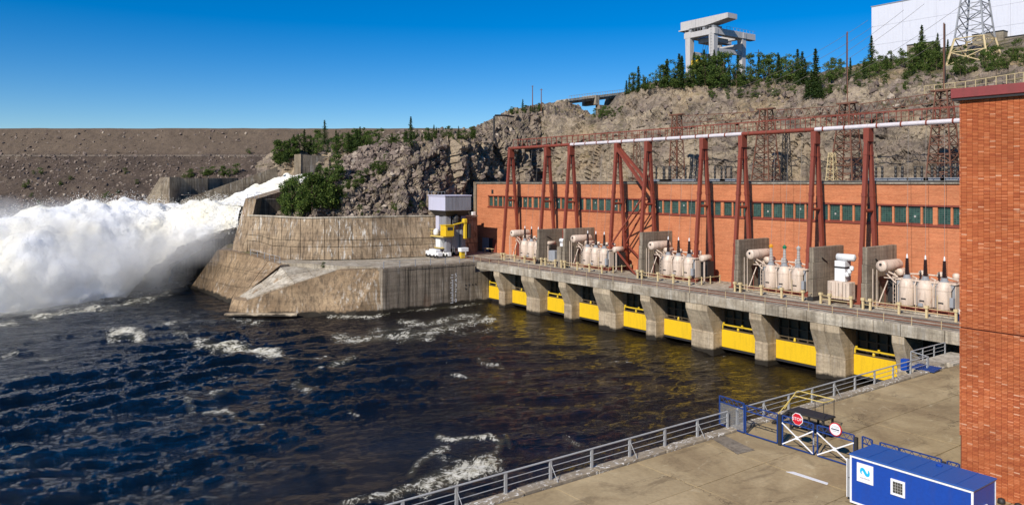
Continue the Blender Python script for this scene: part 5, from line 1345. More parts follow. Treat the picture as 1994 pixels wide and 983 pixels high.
# ================================================================ ON THE HILL
# white hall
YH = 185.0
hx0 = XY(1697, YH); hx1 = -8.0
hz0 = PY(1697, 117, YH).z-2; hz1 = PY(1697, 14.5, YH).z
hall = thing('white_hall', 'huge white clad hall on the hill top', 'building', (-55, YH+15, hz0))
part('hall_core', MB().box(hx0+.1, YH+.12, hz0, hx1, YH+40, hz1-.15), M['hallwhite'], hall)
zr = [hz0, hz0+2.0+(hz1-hz0-2)*.27, hz0+2+(hz1-hz0-2)*.62, hz1]
xs = np.linspace(hx0, hx1, 13)
for a, b in zip(xs[:-1], xs[1:]):
    for c, d in zip(zr[:-1], zr[1:]): part('cladding_panel', MB().box(a+.02, YH, c+.02, b-.02, YH+.12, d-.02), M['hallwhite'], hall)
part('roof_edge', MB().box(hx0-.1, YH-.12, hz1+.0, hx1, YH+40, hz1+.18), M['grey'], hall)
for k, (u0, u1, v) in enumerate(((1766, 1816, 86), (1817, 1892, 92), (1893, 1954, 65), (1955, 2080, 66))):
    yb = YH-(2.2 if k in (0, 2) else 1.4); zt = PY((u0+u1)/2, v, yb).z
    b = part('base_block', MB().bevbox(XY(u0, yb)+.02, yb, hz0-3, XY(u1, yb)-.02, YH-.02, zt, .04), M['hallbase'], hall)
    part('block_coping', MB().box(XY(u0, yb)-.05, yb-.12, zt+.004, XY(u1, yb)+.05, YH-.02, zt+.2), M['dark'], b)

# gantry crane
YC = 185.0
gx0, gx1 = XY(1329, YC), XY(1421, YC)
gz = lambda v: PY(1329, v, YC).z
gc = thing('gantry_crane', 'pale gantry crane with a long slanting box on top standing on the hill', 'crane', (-155, YC+6, PY(1340, 140, YC).z))
za, zb = gz(60), gz(44.5)
xm = XY(1384, YC)
prof = [(gx0-.4, za), (xm-2, za), (gx1-.4, za+1.0), (gx1-.4, zb), (gx0-.4, zb)]
hs = part('machine_box', MB().extr([(x, YC-.4, z) for x, z in prof], (0, 4.3, 0)), M['craneconc'], gc)
part('box_seam', MB().box((gx0+xm)/2-.04, YC-.43, za, (gx0+xm)/2+.04, YC-.39, zb-.05), M['grey'], hs)
part('box_foot', MB().box(gx0-1.0, YC-.7, za-.35, gx0+3, YC+4, za-.01), M['craneconc'], gc)
ybk = YC+13.5
for x in np.linspace(gx0+1.5, xm+1, 7): part('bogie', MB().bevbox(x-.5, YC-.3, za-1.3, x+.5, YC+3.4, za-.36, .05), M['dark'] if int(x*3) % 2 else M['grey'], gc)
x1 = XY(1389, YC); x0 = XY(1343, YC); zg = PY(1343, 72.5, YC).z; zgt = za-1.0; zbase = PY(1390, 150, YC).z-3
for (x, y, nm) in ((x0, YC, 0), (x1, YC, 0), (x1, ybk, 1), (x0, ybk, 1)):
    part('leg', MB().hexa([(x-.75, y-.75, zbase), (x+.75, y-.75, zbase), (x+.75, y+.75, zbase), (x-.75, y+.75, zbase)], [(x-.95, y-.95, zgt-2.0), (x+.95, y-.95, zgt-2.0), (x+.95, y+.95, zgt-2.0), (x-.95, y+.95, zgt-2.0)]), M['craneconc'], gc)
for y in (YC, ybk):
    part('top_girder', MB().bevbox(x0-1.6, y-.8, zgt-2.0, x1+1.2, y+.8, zgt-.3, .06), M['craneconc'], gc)
part('top_girder', MB().bevbox(x1-1.0, YC-1.0, zgt-2.01, x1+1.05, ybk+5.5, zgt-.1, .06), M['craneconc'], gc)
part('top_girder', MB().bevbox(x0-1.0, YC-1.0, zgt-2.01, x0+1.05, ybk+5.5, zgt-.1, .06), M['craneconc'], gc)
part('tie_beam', MB().bevbox(x1-.5, YC+1, zgt-7.2, x1+.5, ybk-1, zgt-5.9, .05), M['craneconc'], gc)
part('tie_beam', MB().bevbox(x0-.5, YC+1, zgt-7.2, x0+.5, ybk-1, zgt-5.9, .05), M['craneconc'], gc)
part('tie_beam', MB().bevbox(x0+1, ybk-.5, zgt-5.0, x1-1, ybk+.5, zgt-3.4, .05), M['craneconc'], gc)
part('tie_beam', MB().bevbox(x0+1, YC-.6, zbase+5.2, x1-1, YC+.6, zbase+6.4, .05), M['craneconc'], gc)
for dx in (-.3, .3): part('ladder_side', MB().bar((x1+dx, YC-1.02, zbase+3), (x1+dx, YC-1.02, zgt), .07), M['grey'], gc)
for zz in np.arange(zbase+3.5, zgt-.3, .9): part('ladder_rung', MB().bar((x1-.3, YC-1.02, zz), (x1+.3, YC-1.02, zz), .05), M['grey'], gc)
part('trolley', MB().bevbox(x0+1.6, YC+2, zgt-3.6, x1-1.5, YC+9, zgt-2.3, .1), M['grey'], gc)
part('hook_load', MB().bevbox(x0+1.4, YC-1.0, zbase+6.6, x0+4.6, YC+1.2, zbase+8.8, .06), M['yellow2'], gc)
for k in range(3): part('hoist_rope', MB().tube((x0+3.6+k*1.0, YC+2.5, zgt-3.4), (x0+3.4+k*.8, YC+.5, zbase+8.0), .06, 5), M['dark'], gc)
part('winch', MB().bevbox(x0+4.8, YC-.6, zbase+6.5, x0+7.0, YC+.6, zbase+7.6, .1), M['white'], gc)
for x in np.arange(x0-1, x1+1, 1.2): part('railing_post', MB().bar((x, YC-.95, zgt-.3), (x, YC-.95, zgt+.6), .06), M['grey'], gc)
part('railing_bar', MB().tube((x0-1.2, YC-.95, zgt+.6), (x1+1, YC-.95, zgt+.6), .04, 5), M['grey'], gc)
for y in np.arange(YC+5, ybk+5.4, 1.6): part('railing_post', MB().bar((x1+1.0, y, zgt-.1), (x1+1.0, y, zgt+.8), .06), M['grey'], gc)
part('railing_bar', MB().tube((x1+1.0, YC+5, zgt+.8), (x1+1.0, ybk+5.4, zgt+.8), .04, 5), M['grey'], gc)

# road bridge
d = 252.0
bd = thing('road_bridge', 'pale concrete road bridge over a gully in the hill', 'bridge', P(1160, 200, d))
a, b = P(1108, 197, 246), P(1216, 183.5, 262)
nn = Vector((b-a)); nn.z = 0; nn.normalize(); bk_ = Vector((-nn.y, nn.x, 0))
part('bridge_deck', MB().hexa([a, b, b+Vector((0,0,.7)), a+Vector((0,0,.7))], [v+bk_*6 for v in (a, b, b+Vector((0,0,.7)), a+Vector((0,0,.7)))]), M['deckconc'], bd)
a2, b2 = a-Vector((0,0,.03))+bk_*.5, b-Vector((0,0,.03))+bk_*.5
part('bridge_girder', MB().hexa([a2, b2, b2-Vector((0,0,.9)), a2-Vector((0,0,.9))], [v+bk_*5 for v in (a2, b2, b2-Vector((0,0,.9)), a2-Vector((0,0,.9)))]), M['greyconc'], bd)
q = a.lerp(b, .49); part('bridge_pier', MB().hexa([q-nn*.9-bk_*.2+Vector((0,0,.75)), q+nn*.9-bk_*.2+Vector((0,0,.75)), q+nn*.9-bk_*.2-Vector((0,0,2.4)), q-nn*.9-bk_*.2-Vector((0,0,2.4))], [v+bk_*6.4 for v in (q-nn*.9-bk_*.2+Vector((0,0,.75)), q+nn*.9-bk_*.2+Vector((0,0,.75)), q+nn*.9-bk_*.2-Vector((0,0,2.4)), q-nn*.9-bk_*.2-Vector((0,0,2.4)))]), M['deckconc'], bd)
q2 = q-Vector((0,0,2.45)); part('bridge_pier', MB().bevbox(q2.x-1, q2.y+.2, q2.z-10, q2.x+1, q2.y+5, q2.z, .05), M['greyconc'], bd)
for k in range(23):
    p_ = a.lerp(b, k/22)+Vector((0,0,.7)); part('parapet_post', MB().bar(p_, p_+Vector((0,0,.9)), .09), M['railgrey'], bd)
part('parapet_rail', MB().bar(a+Vector((0,0,1.6)), b+Vector((0,0,1.6)), .10), M['railgrey'], bd)
for s, w in ((0.0, 5), (1.0, -4)):
    q = a.lerp(b, s)-Vector((0,0,.95))
    part('abutment', MB().hexa([q-nn*abs(w)*(1 if s == 0 else .2), q+nn*w*.5, q+nn*w*1.0-Vector((0,0,6)), q-nn*abs(w)*(1 if s == 0 else .2)-Vector((0,0,6))], [v+bk_*7 for v in (q-nn*abs(w)*(1 if s == 0 else .2), q+nn*w*.5, q+nn*w-Vector((0,0,6)), q-nn*abs(w)*(1 if s == 0 else .2)-Vector((0,0,6)))]), M['greyconc'], bd)

# pylon
py = P(1898, 120, 158); hh = hit(1898, 118, (0,)); 
if hh: py = hh[0]
sc_ = (-SA*py.x+CA*py.y)/1500
zb_ = py.z-1.0
pl = thing('lattice_pylon', 'tall grey lattice power pylon standing before the white hall', 'pylon', py)
w0, w1 = 74*sc_, 40*sc_
H1 = 118*sc_
lattice(pl, py.x, py.y, zb_, zb_+H1*.45, w0, w0*.70, 2, M['cream'], .30, .14)
lattice(pl, py.x, py.y, zb_+H1*.45+.02, zb_+H1*1.75, w0*.70, w0*.26, 7, M['grey'], .26, .13)
part('pylon_belt', MB().box(py.x-w0*.35, py.y-w0*.35, zb_+H1*.45-.1, py.x+w0*.35, py.y-w0*.35+.2, zb_+H1*.45+.1), M['grey'], pl)
for k, dz in enumerate((1.2, 1.5)):
    part('cross_arm', MB().bar((py.x-w0*.9, py.y, zb_+H1*dz), (py.x+w0*.9, py.y, zb_+H1*dz), .3), M['grey'], pl)
part('footing', MB().bevbox(py.x-w0*.55, py.y-w0*.55, zb_-2.5, py.x+w0*.55, py.y+w0*.55, zb_+.05, .05), M['hallbase'], pl)

# poles and masts
def pole(name, u, vb, vt_, label, cat, arms=(), order=(0,), m='rustdark', r=.12):
    h = hit(u, vb, order)
    p0 = h[0] if h else P(u, vb, 200)
    dd_ = -SA*p0.x+CA*p0.y; top = P(u, vt_, dd_); top.x, top.y = p0.x, p0.y
    t = thing(name, label, cat, p0)
    part('shaft', MB().tube(p0-Vector((0,0,.4)), top, r, 6, r*.6), M[m], t)
    for f_, w in arms:
        z = p0.z+(top.z-p0.z)*f_; part('arm', MB().bar((p0.x-w*CA, p0.y-w*SA, z), (p0.x+w*CA, p0.y+w*SA, z), .12), M[m], t)
    return t
pole('utility_pole', 1037, 216, 167, 'thin bare pole on the rock top, the taller of two', 'pole', ((.97, .3),), r=.16)
pole('utility_pole', 1054, 219, 173, 'leaning thin pole with a pale foot on the rock top', 'pole', ((.95, .4),), r=.16)
pole('utility_pole', 1477, 150, 97, 'small pole with a cross arm beside the hill gantry crane', 'pole', ((.88, 1.0), (.75, .6)), m='dark', r=.15)
pole('lightning_mast', 1649, 165, 64, 'tall thin lightning mast rising from the hillside', 'mast', (), m='dark', r=.16)
pole('lightning_mast', 1840, 172, 47, 'tall thin lightning mast in front of the white hall', 'mast', (), m='dark', r=.16)
h = hit(985, 276, (0,)); p0 = h[0] if h else P(985, 276, 195)
d_ = -SA*p0.x+CA*p0.y-1.0
single('bent_pipe', MB().path([P(962, 276, d_), P(962, 227, d_), P(964, 225, d_), P(984, 225, d_+1), P(1000, 228, d_+3)], .22, 8), M['dark'], 'dark bent pipe frame on the edge of the rock above the crane', 'pipe')
hr = thing('hillside_railing', 'pale railing along the path above the brick tower', 'railing', P(1860, 180, 205))
pts_ = []
for u, v in ((1800, 186), (1840, 182), (1880, 178), (1920, 172), (1960, 166), (2010, 159)):
    pts_.append(P(u, v, DY(u, 127.0)))
railing(hr, pts_, 1.5, 1.3, .05, mids=(.5,), rpost=.08, m=M['cream'])

# overhead wires up to the pylon
wg = 'overhead wires climbing the hillside'
for k, (u0, v0, u1, v1) in enumerate(((1420, 178, 1690, 40), (1440, 182, 1700, 52), (1480, 195, 1760, 20), (1500, 200, 1800, 8), (1540, 205, 1880, 5), (1590, 208, 1885, 40))):
    wire('overhead_wire', [P(u0, v0, DY(u0, 128)), P(u1, v1, DY(u1, 150))], ORD[k]+' thin overhead wire climbing the hill, from the gantry crane side', 'wire', wg, .03, 1.2, 12)

# ================================================================ CABIN
cx0, cx1, cy0, cy1 = -22.25, -16.15, 38.7, 41.15
zc0, zc1 = QUAY+.12, CH-14.32
cab = thing('blue_cabin', 'bright blue container cabin with white edges beside the brick tower', 'cabin', ((cx0+cx1)/2, (cy0+cy1)/2, QUAY))
part('cabin_body', MB().box(cx0+.03, cy0+.03, zc0, cx1-.03, cy1-.03, zc1-.06), M['blue'], cab)
part('roof', MB().bevbox(cx0-.04, cy0-.04, zc1-.055, cx1+.04, cy1+.04, zc1+.02, .02), M['blueroof'], cab)
for k in range(5):
    x = cx0+.9+k*1.1; part('roof_seam', MB().box(x-.02, cy0+.03, zc1+.012, x+.02, cy1-.03, zc1+.045), M['blueroof'], cab)
part('roof_vent', MB().lathe((cx0+3.7, cy1-.55, zc1+.03), [(.16, 0), (.16, .06), (.10, .1)], 10), M['blue'], cab)
e = .10
part('edge_trim', MB().box(cx0, cy0, zc1-.06-e, cx1, cy0+.028, zc1-.06), M['signwhite'], cab)
part('edge_trim', MB().box(cx0, cy0, zc0, cx1, cy0+.028, zc0+e), M['signwhite'], cab)
part('edge_trim', MB().box(cx0, cy0, zc0+e+.002, cx0+.1, cy0+.028, zc1-.062-e), M['signwhite'], cab)
part('edge_trim', MB().box(cx1-.1, cy0, zc0+e+.002, cx1, cy0+.028, zc1-.062-e), M['signwhite'], cab)
part('edge_trim', MB().box(cx1-.028, cy0+.03, zc1-.11, cx1, cy1, zc1-.06), M['grey'], cab)
part('edge_trim', MB().box(cx1-.028, cy1-.06, zc0, cx1, cy1, zc1-.112), M['signwhite'], cab)
# sign with the emblem
sg0, sg1 = cx0+.40, cx0+1.28; sz1, sz0 = zc1-.33, zc1-1.30
sg = part('emblem_board', MB().box(sg0, cy0-.012, sz0, sg1, cy0+.027, sz1), M['signwhite'], cab)
mx_, mz_ = (sg0+sg1)/2, (sz0+sz1)/2+.08
def ribbon(pts, w):
    L, R = [], []
    for i, p_ in enumerate(pts):
        a = Vector(pts[max(i-1, 0)]); b = Vector(pts[min(i+1, len(pts)-1)]); d = (b-a).normalized(); n = Vector((-d.y, d.x)); ww = w[i]/2
        L.append(Vector(p_)+n*ww); R.append(Vector(p_)-n*ww)
    return L, R
arc = [(-.155+.075*math.cos(t), .015+.08*math.sin(t)) for t in np.linspace(math.radians(215), math.radians(60), 10)]
arc = [(x+.0, y+.03) for x, y in arc]
path = arc+[(-.06, .075), (-.01, .01), (.05, -.06)]
arc2 = [(-x, -y) for x, y in arc][::-1]
path = path+arc2
keyp = [(-.165, -.115), (-.195, -.02), (-.165, .085), (-.09, .105), (-.02, .03), (.02, -.03), (.09, -.105), (.165, -.085), (.195, .02), (.165, .115)]
path = []
for i in range(len(keyp)-1):
    g = [Vector(keyp[max(0, min(len(keyp)-1, i+o_))]) for o_ in (-1, 0, 1, 2)]
    for t in (0, .25, .5, .75): path.append(tuple(.5*((2*g[1])+(g[2]-g[0])*t+(2*g[0]-5*g[1]+4*g[2]-g[3])*t*t+(3*g[1]-g[0]-3*g[2]+g[3])*t**3)))
path.append(keyp[-1])
ws = [.035+.095*min(1, i/9) for i in range(len(path))]; ws = [min(a, b) for a, b in zip(ws, ws[::-1])]; ws = [max(.03, w_) for w_ in ws]
L, R = ribbon([Vector(p_) for p_ in path], ws)
em = MB()
rowsL = [(mx_+q.x*1.12, cy0-.024, mz_+q.y*1.15) for q in L]; rowsR = [(mx_+q.x*1.12, cy0-.024, mz_+q.y*1.15) for q in R]
rowsL2 = [(x, cy0-.011, z) for x, y, z in rowsL]; rowsR2 = [(x, cy0-.011, z) for x, y, z in rowsR]
em.grid([rowsL2, rowsL, rowsR, rowsR2])
part('emblem', em, M['cyan'], sg)
lettering('lettering', 'НОРНИКЕЛЬ', .085, M['logotext'], sg, (mx_, cy0-.016, sz0+.22), (1, 0, 0), (0, 0, 1), .003)
wx0, wx1 = cx0+2.20, cx0+2.92; wz1, wz0 = zc1-.62, zc1-1.42
wf = part('window', MB().box(wx0, cy0-.03, wz0, wx1, cy0+.026, wz0+.11), M['signwhite'], cab)
part('frame', MB().box(wx0, cy0-.03, wz1-.11, wx1, cy0+.026, wz1), M['signwhite'], wf)
part('frame', MB().box(wx0, cy0-.03, wz0+.112, wx0+.11, cy0+.026, wz1-.112), M['signwhite'], wf)
part('frame', MB().box(wx1-.11, cy0-.03, wz0+.112, wx1, cy0+.026, wz1-.112), M['signwhite'], wf)
part('pane', MB().box(wx0+.112, cy0+.0, wz0+.112, wx1-.112, cy0+.02, wz1-.112), M['darkglass'], wf)
for k in range(1, 4): part('grille_bar', MB().box(wx0+.11+k*.125-.008, cy0-.014, wz0+.114, wx0+.11+k*.125+.008, cy0-.002, wz1-.114), M['bushgrey'], wf)
for k in range(1, 4): part('grille_bar', MB().box(wx0+.113, cy0-.024, wz0+.11+k*.145-.008, wx1-.113, cy0-.016, wz0+.11+k*.145+.008), M['bushgrey'], wf)
we = part('window', MB().box(cx1-.026, cy0+.75, zc1-1.9, cx1+.04, cy0+1.45, zc1-1.0), M['signwhite'], cab)
part('pane', MB().box(cx1+.042, cy0+.84, zc1-1.82, cx1+.05, cy0+1.36, zc1-1.08), M['darkglass'], we)
dl = part('door', MB().bevbox(cx0-.32, cy0+.3, zc0+.1, cx0-.02, cy0+.37, zc1-.42, .02), M['grey'], cab, label='grey door standing open at the cabin end')
part('door_edge', MB().box(cx0-.36, cy0+.29, zc0+.1, cx0-.322, cy0+.38, zc1-.42), M['signwhite'], dl)
part('handle', MB().box(cx0-.24, cy0+.27, zc0+1.15, cx0-.12, cy0+.298, zc0+1.19), M['dark'], dl)
for x in (cx0+.3, cx1-.3):
    for y in (cy0+.3, cy1-.3): part('cabin_foot', MB().box(x-.2, y-.15, QUAY, x+.2, y+.15, zc0-.002), M['dark'], cab)

# ================================================================ GATE AND FENCE
GY = 43.75; H = 2.02
def fence_panel(name, label, cat, x0, x1, y0=GY, y1=None, h=H, cross=False, mesh=False, group=None, m='fenceblue'):
    y1 = y0 if y1 is None else y1
    a0, a1 = Vector((x0, y0, QUAY+.09)), Vector((x1, y1, QUAY+.09)); up = Vector((0, 0, h-.12))
    t = thing(name, label, cat, ((x0+x1)/2, (y0+y1)/2, QUAY), group)
    d = (a1-a0).normalized()
    for p_ in (a0, a1): part('upright', MB().bar(p_, p_+up, .075), M[m], t)
    for f_ in (0.0, .80, 1.0):
        part('bar', MB().bar(a0+up*f_+d*.04, a1+up*f_-d*.04, .065), M[m], t)
    n = max(2, round((a1-a0).length/.5)); z0, z1 = up*.815, up*.985
    for k in range(n):
        q0 = a0.lerp(a1, k/n); q1 = a0.lerp(a1, (k+.5)/n); q2 = a0.lerp(a1, (k+1)/n)
        part('lattice_bar', MB().bar(q0+z0, q1+z1, .025), M[m], t); part('lattice_bar', MB().bar(q1+z1, q2+z0, .025), M[m], t)
    if cross:
        s = Vector((0, -.03, 0)); s2 = Vector((0, -.07, 0))
        part('white_cross', MB().bar(a0+up*.03+s, a1+up*.76+s, .075, .03, up=(0, 1, 0)), M['signwhite'], t)
        part('white_cross', MB().bar(a0+up*.76+s2, a1+up*.03+s2, .075, .03, up=(0, 1, 0)), M['signwhite'], t)
        c = (a0+a1)/2+up*.395+Vector((0, -.10, 0)); part('cross_plate', MB().bar(c-Vector((0,.0,.11)), c+Vector((0,0,.11)), .22, .02, up=(0, 1, 0)), M['signwhite'], t)
    if mesh:
        part('wire_mesh', MB().bar((a0+a1)/2-d*((a1-a0).length/2-.06)+up*.40, (a0+a1)/2+d*((a1-a0).length/2-.06)+up*.40, .012, up.z*.78, up=(0, 0, 1)) if False else MB().add([a0+d*.05+up*.03, a1-d*.05+up*.03, a1-d*.05+up*.78, a0+d*.05+up*.78], [(0, 1, 2, 3)]), M['mesh'], t)
    return t
xg = [XY(u, GY) for u in (1397, 1449, 1452, 1514, 1524, 1584, 1592, 1663)]
fence_panel('fence_panel', 'blue fence panel filled with grey wire mesh at the quay railing', 'fence panel', xg[0], xg[1], GY+.25, GY, h=2.1, mesh=True)
fence_panel('fence_panel', 'blue open framed fence panel between the wire mesh panel and the gate', 'fence panel', xg[2], xg[3])
for k, u in enumerate((1519, 1667)):
    x = XY(u, GY); single('gate_post', MB().bevbox(x-.1, GY-.1, QUAY, x+.1, GY+.1, QUAY+(2.0 if k == 0 else 1.9), .02), M['dark'], ['dark gate post beside the gate leaf with the red stop sign', 'dark gate post close behind the blue cabin'][k], 'gate post')
ga = fence_panel('gate_leaf', 'blue gate leaf with a white cross and the red stop sign', 'gate', xg[4], xg[5], cross=True)
gb = fence_panel('gate_leaf', 'blue gate leaf with a white cross and the round white sign', 'gate', xg[6], xg[7], cross=True)
part('lock_plate', MB().box(xg[5]+.02, GY-.09, QUAY+.7, xg[5]+.10, GY-.05, QUAY+1.15), M['grey'], ga)
fence_panel('fence_panel', 'short blue fence panel turned away behind the blue cabin', 'fence panel', XY(1676, GY), XY(1676, GY)+.7, GY+.2, GY+.0)
fence_panel('fence_panel', 'long blue fence panel behind the cabin roof', 'fence panel', XY(1714, GY), XY(1750, GY))
fence_panel('fence_panel', 'blue fence panel before the narrow wicket by the brick tower', 'fence panel', XY(1752, GY), XY(1833, GY))
fence_panel('wicket_gate', 'narrow blue wicket gate against the brick tower', 'gate', XY(1845, GY), XY(1868, GY))
single('gate_post', MB().bevbox(XY(1838, GY)-.1, GY-.08, QUAY, XY(1838, GY)+.1, GY+.08, QUAY+1.9, .02), M['dark'], 'dark post between the fence and the narrow wicket gate', 'gate post')
# stop sign
def ngon(c, r, n, rot, y0, y1): return MB().extr([(c[0]+r*math.cos(rot+2*PI*i/n), y0, c[1]+r*math.sin(rot+2*PI*i/n)) for i in range(n)], (0, y1-y0, 0))
sx = XY(1552.5, GY-.12); szc = PY(1552.5, 815.5, GY-.12).z
st = thing('stop_sign', 'red octagonal sign reading STOP fixed to the blue gate', 'sign', (sx, GY-.12, szc))
part('sign_edge', ngon((sx, szc), .40, 8, PI/8, GY-.115, GY-.06), M['signwhite'], st)
part('sign_face', ngon((sx, szc), .365, 8, PI/8, GY-.13, GY-.116), M['signred'], st)
lettering('lettering', 'STOP', .28, M['signwhite'], st, (sx, GY-.135, szc), (1, 0, 0), (0, 0, 1))
sx2 = XY(1626.5, GY-.12); sz2 = PY(1626.5, 835.5, GY-.12).z
s2 = thing('control_sign', 'round white sign with a red rim and a dark bar on the blue gate', 'sign', (sx2, GY-.12, sz2))
part('sign_rim', ngon((sx2, sz2), .40, 28, 0, GY-.115, GY-.06), M['signred'], s2)
part('sign_face', ngon((sx2, sz2), .345, 28, 0, GY-.13, GY-.116), M['signwhite'], s2)
part('sign_bar', MB().box(sx2-.26, GY-.14, sz2-.03, sx2+.26, GY-.131, sz2+.03), M['signblue'], s2)
lettering('lettering', 'СТОП', .17, M['grey'], s2, (sx2, GY-.135, sz2+.14), (1, 0, 0), (0, 0, 1))
lettering('lettering', 'КОНТРОЛЬ', .085, M['grey'], s2, (sx2, GY-.135, sz2-.12), (1, 0, 0), (0, 0, 1))

# mobile steps with yellow hand rails behind the gate
c0 = PZ(1572, 846, -17)
pf = thing('boarding_platform', 'dark steel platform with yellow looped hand rails behind the gate', 'platform', (c0.x, c0.y, QUAY))
ox, oy = c0.x, c0.y
PT = QUAY+1.35
dk = MB().bevbox(ox-1.5, oy-.1, PT-.12, ox+1.3, oy+1.3, PT, .02)
part('platform_plate', dk, M['dark'], pf)
for x in (ox-1.3, ox+.1, ox+1.15):
    for y in (oy+.05, oy+1.15): part('leg', MB().box(x-.06, y-.06, QUAY+.05, x+.06, y+.06, PT-.122), M['dark'], pf)
for z in (QUAY+.12, QUAY+.55):
    for y in (oy+.05, oy+1.15): part('tie_bar', MB().tube((ox-1.3, y, z), (ox+1.15, y, z), .03, 6), M['dark'], pf)
part('lower_shelf', MB().bevbox(ox-.9, oy+.1, QUAY+.5, ox+1.6, oy+1.1, QUAY+.58, .02), M['dark'], pf)
for k in range(5): part('stair_tread', MB().bevbox(ox-1.75-k*.26, oy+.15, PT-.27-k*.25, ox-1.5-k*.26, oy+1.05, PT-.22-k*.25, .01), M['dark'], pf)
for y in (oy+.12, oy+1.08): part('stair_string', MB().bar((ox-1.5, y, PT-.1), (ox-2.85, y, QUAY+.05), .05, .16), M['dark'], pf)
for y, s in ((oy+.0, 0), (oy+1.25, 1)):
    part('hand_rail', MB().path([(ox-2.6, y, QUAY+.95), (ox-1.65, y, PT+1.02), (ox-1.5, y, PT+1.1), (ox+1.2, y, PT+1.1)] if s else [(ox-2.4, y, QUAY+.7), (ox-1.1, y, PT+1.0), (ox-.95, y, PT+1.08), (ox+1.2, y, PT+1.1)], .035, 6), M['palegold'], pf)
part('hand_rail', MB().path([(ox+1.2, oy, PT+1.1), (ox+1.25, oy+.6, PT+1.1), (ox+1.2, oy+1.25, PT+1.1)], .035, 6), M['palegold'], pf)
for x, y in ((ox+1.2, oy), (ox+1.2, oy+1.25), (ox-.2, oy+1.25)): part('rail_post', MB().tube((x, y, PT), (x, y, PT+1.08), .025, 6), M['dark'], pf)
for x, y in ((ox-1.2, oy+.6), (ox+1.0, oy+.6)): part('wheel', MB().lathe((x, y-.06, QUAY+.14), [(.14, 0), (.14, .12)], 10, axis=(0, 1, 0)), M['dark'], pf)
# small things at the foot of the tower
for k, (dx) in enumerate((2.3, 3.1)):
    single('rubber_bumper', MB().lathe((XT+dx, YT-.5, QUAY), [(.18, 0), (.2, .1), (.17, .25), (.05, .3)], 10), M['dark'], ['dark rounded bollard by the cabin end at the foot of the brick tower', 'dark rounded bollard at the foot of the brick tower, away from the cabin'][k], 'bollard', None, True)

# ================================================================ TREES AND BUSHES
def leaf_quad(mb, c, s, rg, nrm=None, el=1.0):
    n = nrm or Vector((rg.uniform(-1,1), rg.uniform(-1,1), rg.uniform(-.3,1))).normalized()
    a = n.orthogonal().normalized(); a.rotate(Matrix.Rotation(rg.uniform(0, 6.28), 3, n)); b = n.cross(a)
    a *= s*rg.uniform(.7, 1.3)*el; b *= s*rg.uniform(.5, 1.0)/el
    i = len(mb.v); mb.v += [c-a-b*.4, c+b, c+a-b*.2, c-b]; mb.f.append((i, i+1, i+2, i+3))
def conifer(seed):        # unit height
    rg = random.Random(seed); mb = MB(); tr = MB().tube((0,0,0), (0,0,.97), .016, 6, .003)
    top_heavy = rg.uniform(.75, 1.15); W_ = rg.uniform(.22, .30)
    n = 21
    for k in range(n):
        t = k/(n-1); z = .10+.88*t; r = W_*(1-t)**.8*rg.uniform(.75, 1.2)*top_heavy+.012
        m = 7 if t < .7 else 5; off = rg.uniform(0, 6.28)
        for j in range(m):
            if rg.random() < .14: continue
            a = off+2*PI*j/m+rg.uniform(-.3, .3); rr = r*rg.uniform(.55, 1.2)
            for q in range(7):
                f_ = (q+.7)/7; c = Vector((math.cos(a)*rr*f_, math.sin(a)*rr*f_, z-rr*.25*f_+rg.uniform(-.008, .008)))
                leaf_quad(mb, c, .030*(1.15-.5*f_), rg, Vector((rg.uniform(-.5,.5), rg.uniform(-.5,.5), 1)).normalized() if rg.random() < .55 else None, 1.3)
    return tr, mb
def leafy(seed, wide=.36):
    rg = random.Random(seed); mb = MB(); tr = MB().tube((0,0,0), (rg.uniform(-.04,.04), 0, .75), .02, 6, .008)
    for k in range(4):
        a = rg.uniform(0, 6.28); tr.tube((0,0,.2+.1*k), (math.cos(a)*.2, math.sin(a)*.2, .45+.1*k), .01, 5, .004)
    cl = []
    for k in range(22):
        a = rg.uniform(0, 6.28); z = rg.uniform(.12, .94); r = wide*math.sqrt(max(.05, 1-((z-.45)/.55)**2))*rg.uniform(.15, .85)
        cl.append((Vector((math.cos(a)*r, math.sin(a)*r, z)), rg.uniform(.07, .15)))
    for c, r in cl:
        for q in range(56):
            d_ = Vector((rg.gauss(0, 1), rg.gauss(0, 1), rg.gauss(0, 1))).normalized()*r*rg.uniform(.4, 1.05); d_.z *= .8
            leaf_quad(mb, c+d_, .022, rg)
    return tr, mb
CON = []; LEA = []; SHR = []
for s in range(5):
    t, c = conifer(40+s); CON.append((t.mesh('trunk', M['bark']), c.mesh('crown', M['needle'])))
for s in range(5):
    t, c = leafy(80+s, (.28, .34, .40, .30, .45)[s]); LEA.append((t.mesh('trunk', M['bark']), c.mesh('crown', M['leafy'])))
TREE = {}
PLANTED = []
def plant(kind, p_, h, label, group, rg, sink=.0, squash=1.0):
    tr, cw = rg.choice(CON if kind == 'conifer' else LEA)
    nm = {'conifer': 'conifer_tree', 'leafy': 'birch_tree', 'bush': 'bush'}[kind]
    o = bpy.data.objects.new(nm, None); link(o); o.empty_display_size = .3
    o.location = p_-Vector((0, 0, sink)); a = rg.uniform(.85, 1.2)
    o.scale = (h*a*squash, h*a*squash, h); o.rotation_euler = (0, 0, rg.uniform(0, 6.28)); tag(o, label, {'conifer': 'conifer', 'leafy': 'tree', 'bush': 'bush'}[kind], group)
    PLANTED.append((o, kind, 997+1500*(CA*p_.x+SA*p_.y)/(-SA*p_.x+CA*p_.y)))
    a_ = bpy.data.objects.new('trunk', tr); link(a_, o); b_ = bpy.data.objects.new('crown', cw); link(b_, o)
    return o
def plant_px(kind, u, vb, hpx, label, group, rg, order=(0, 1, 2), squash=1.0):
    h = hit(u, vb, order)
    if not h: return None
    dd_ = -SA*h[0].x+CA*h[0].y
    return plant(kind, h[0], hpx*dd_/1500*1.22, label, group, rg, .25, squash)
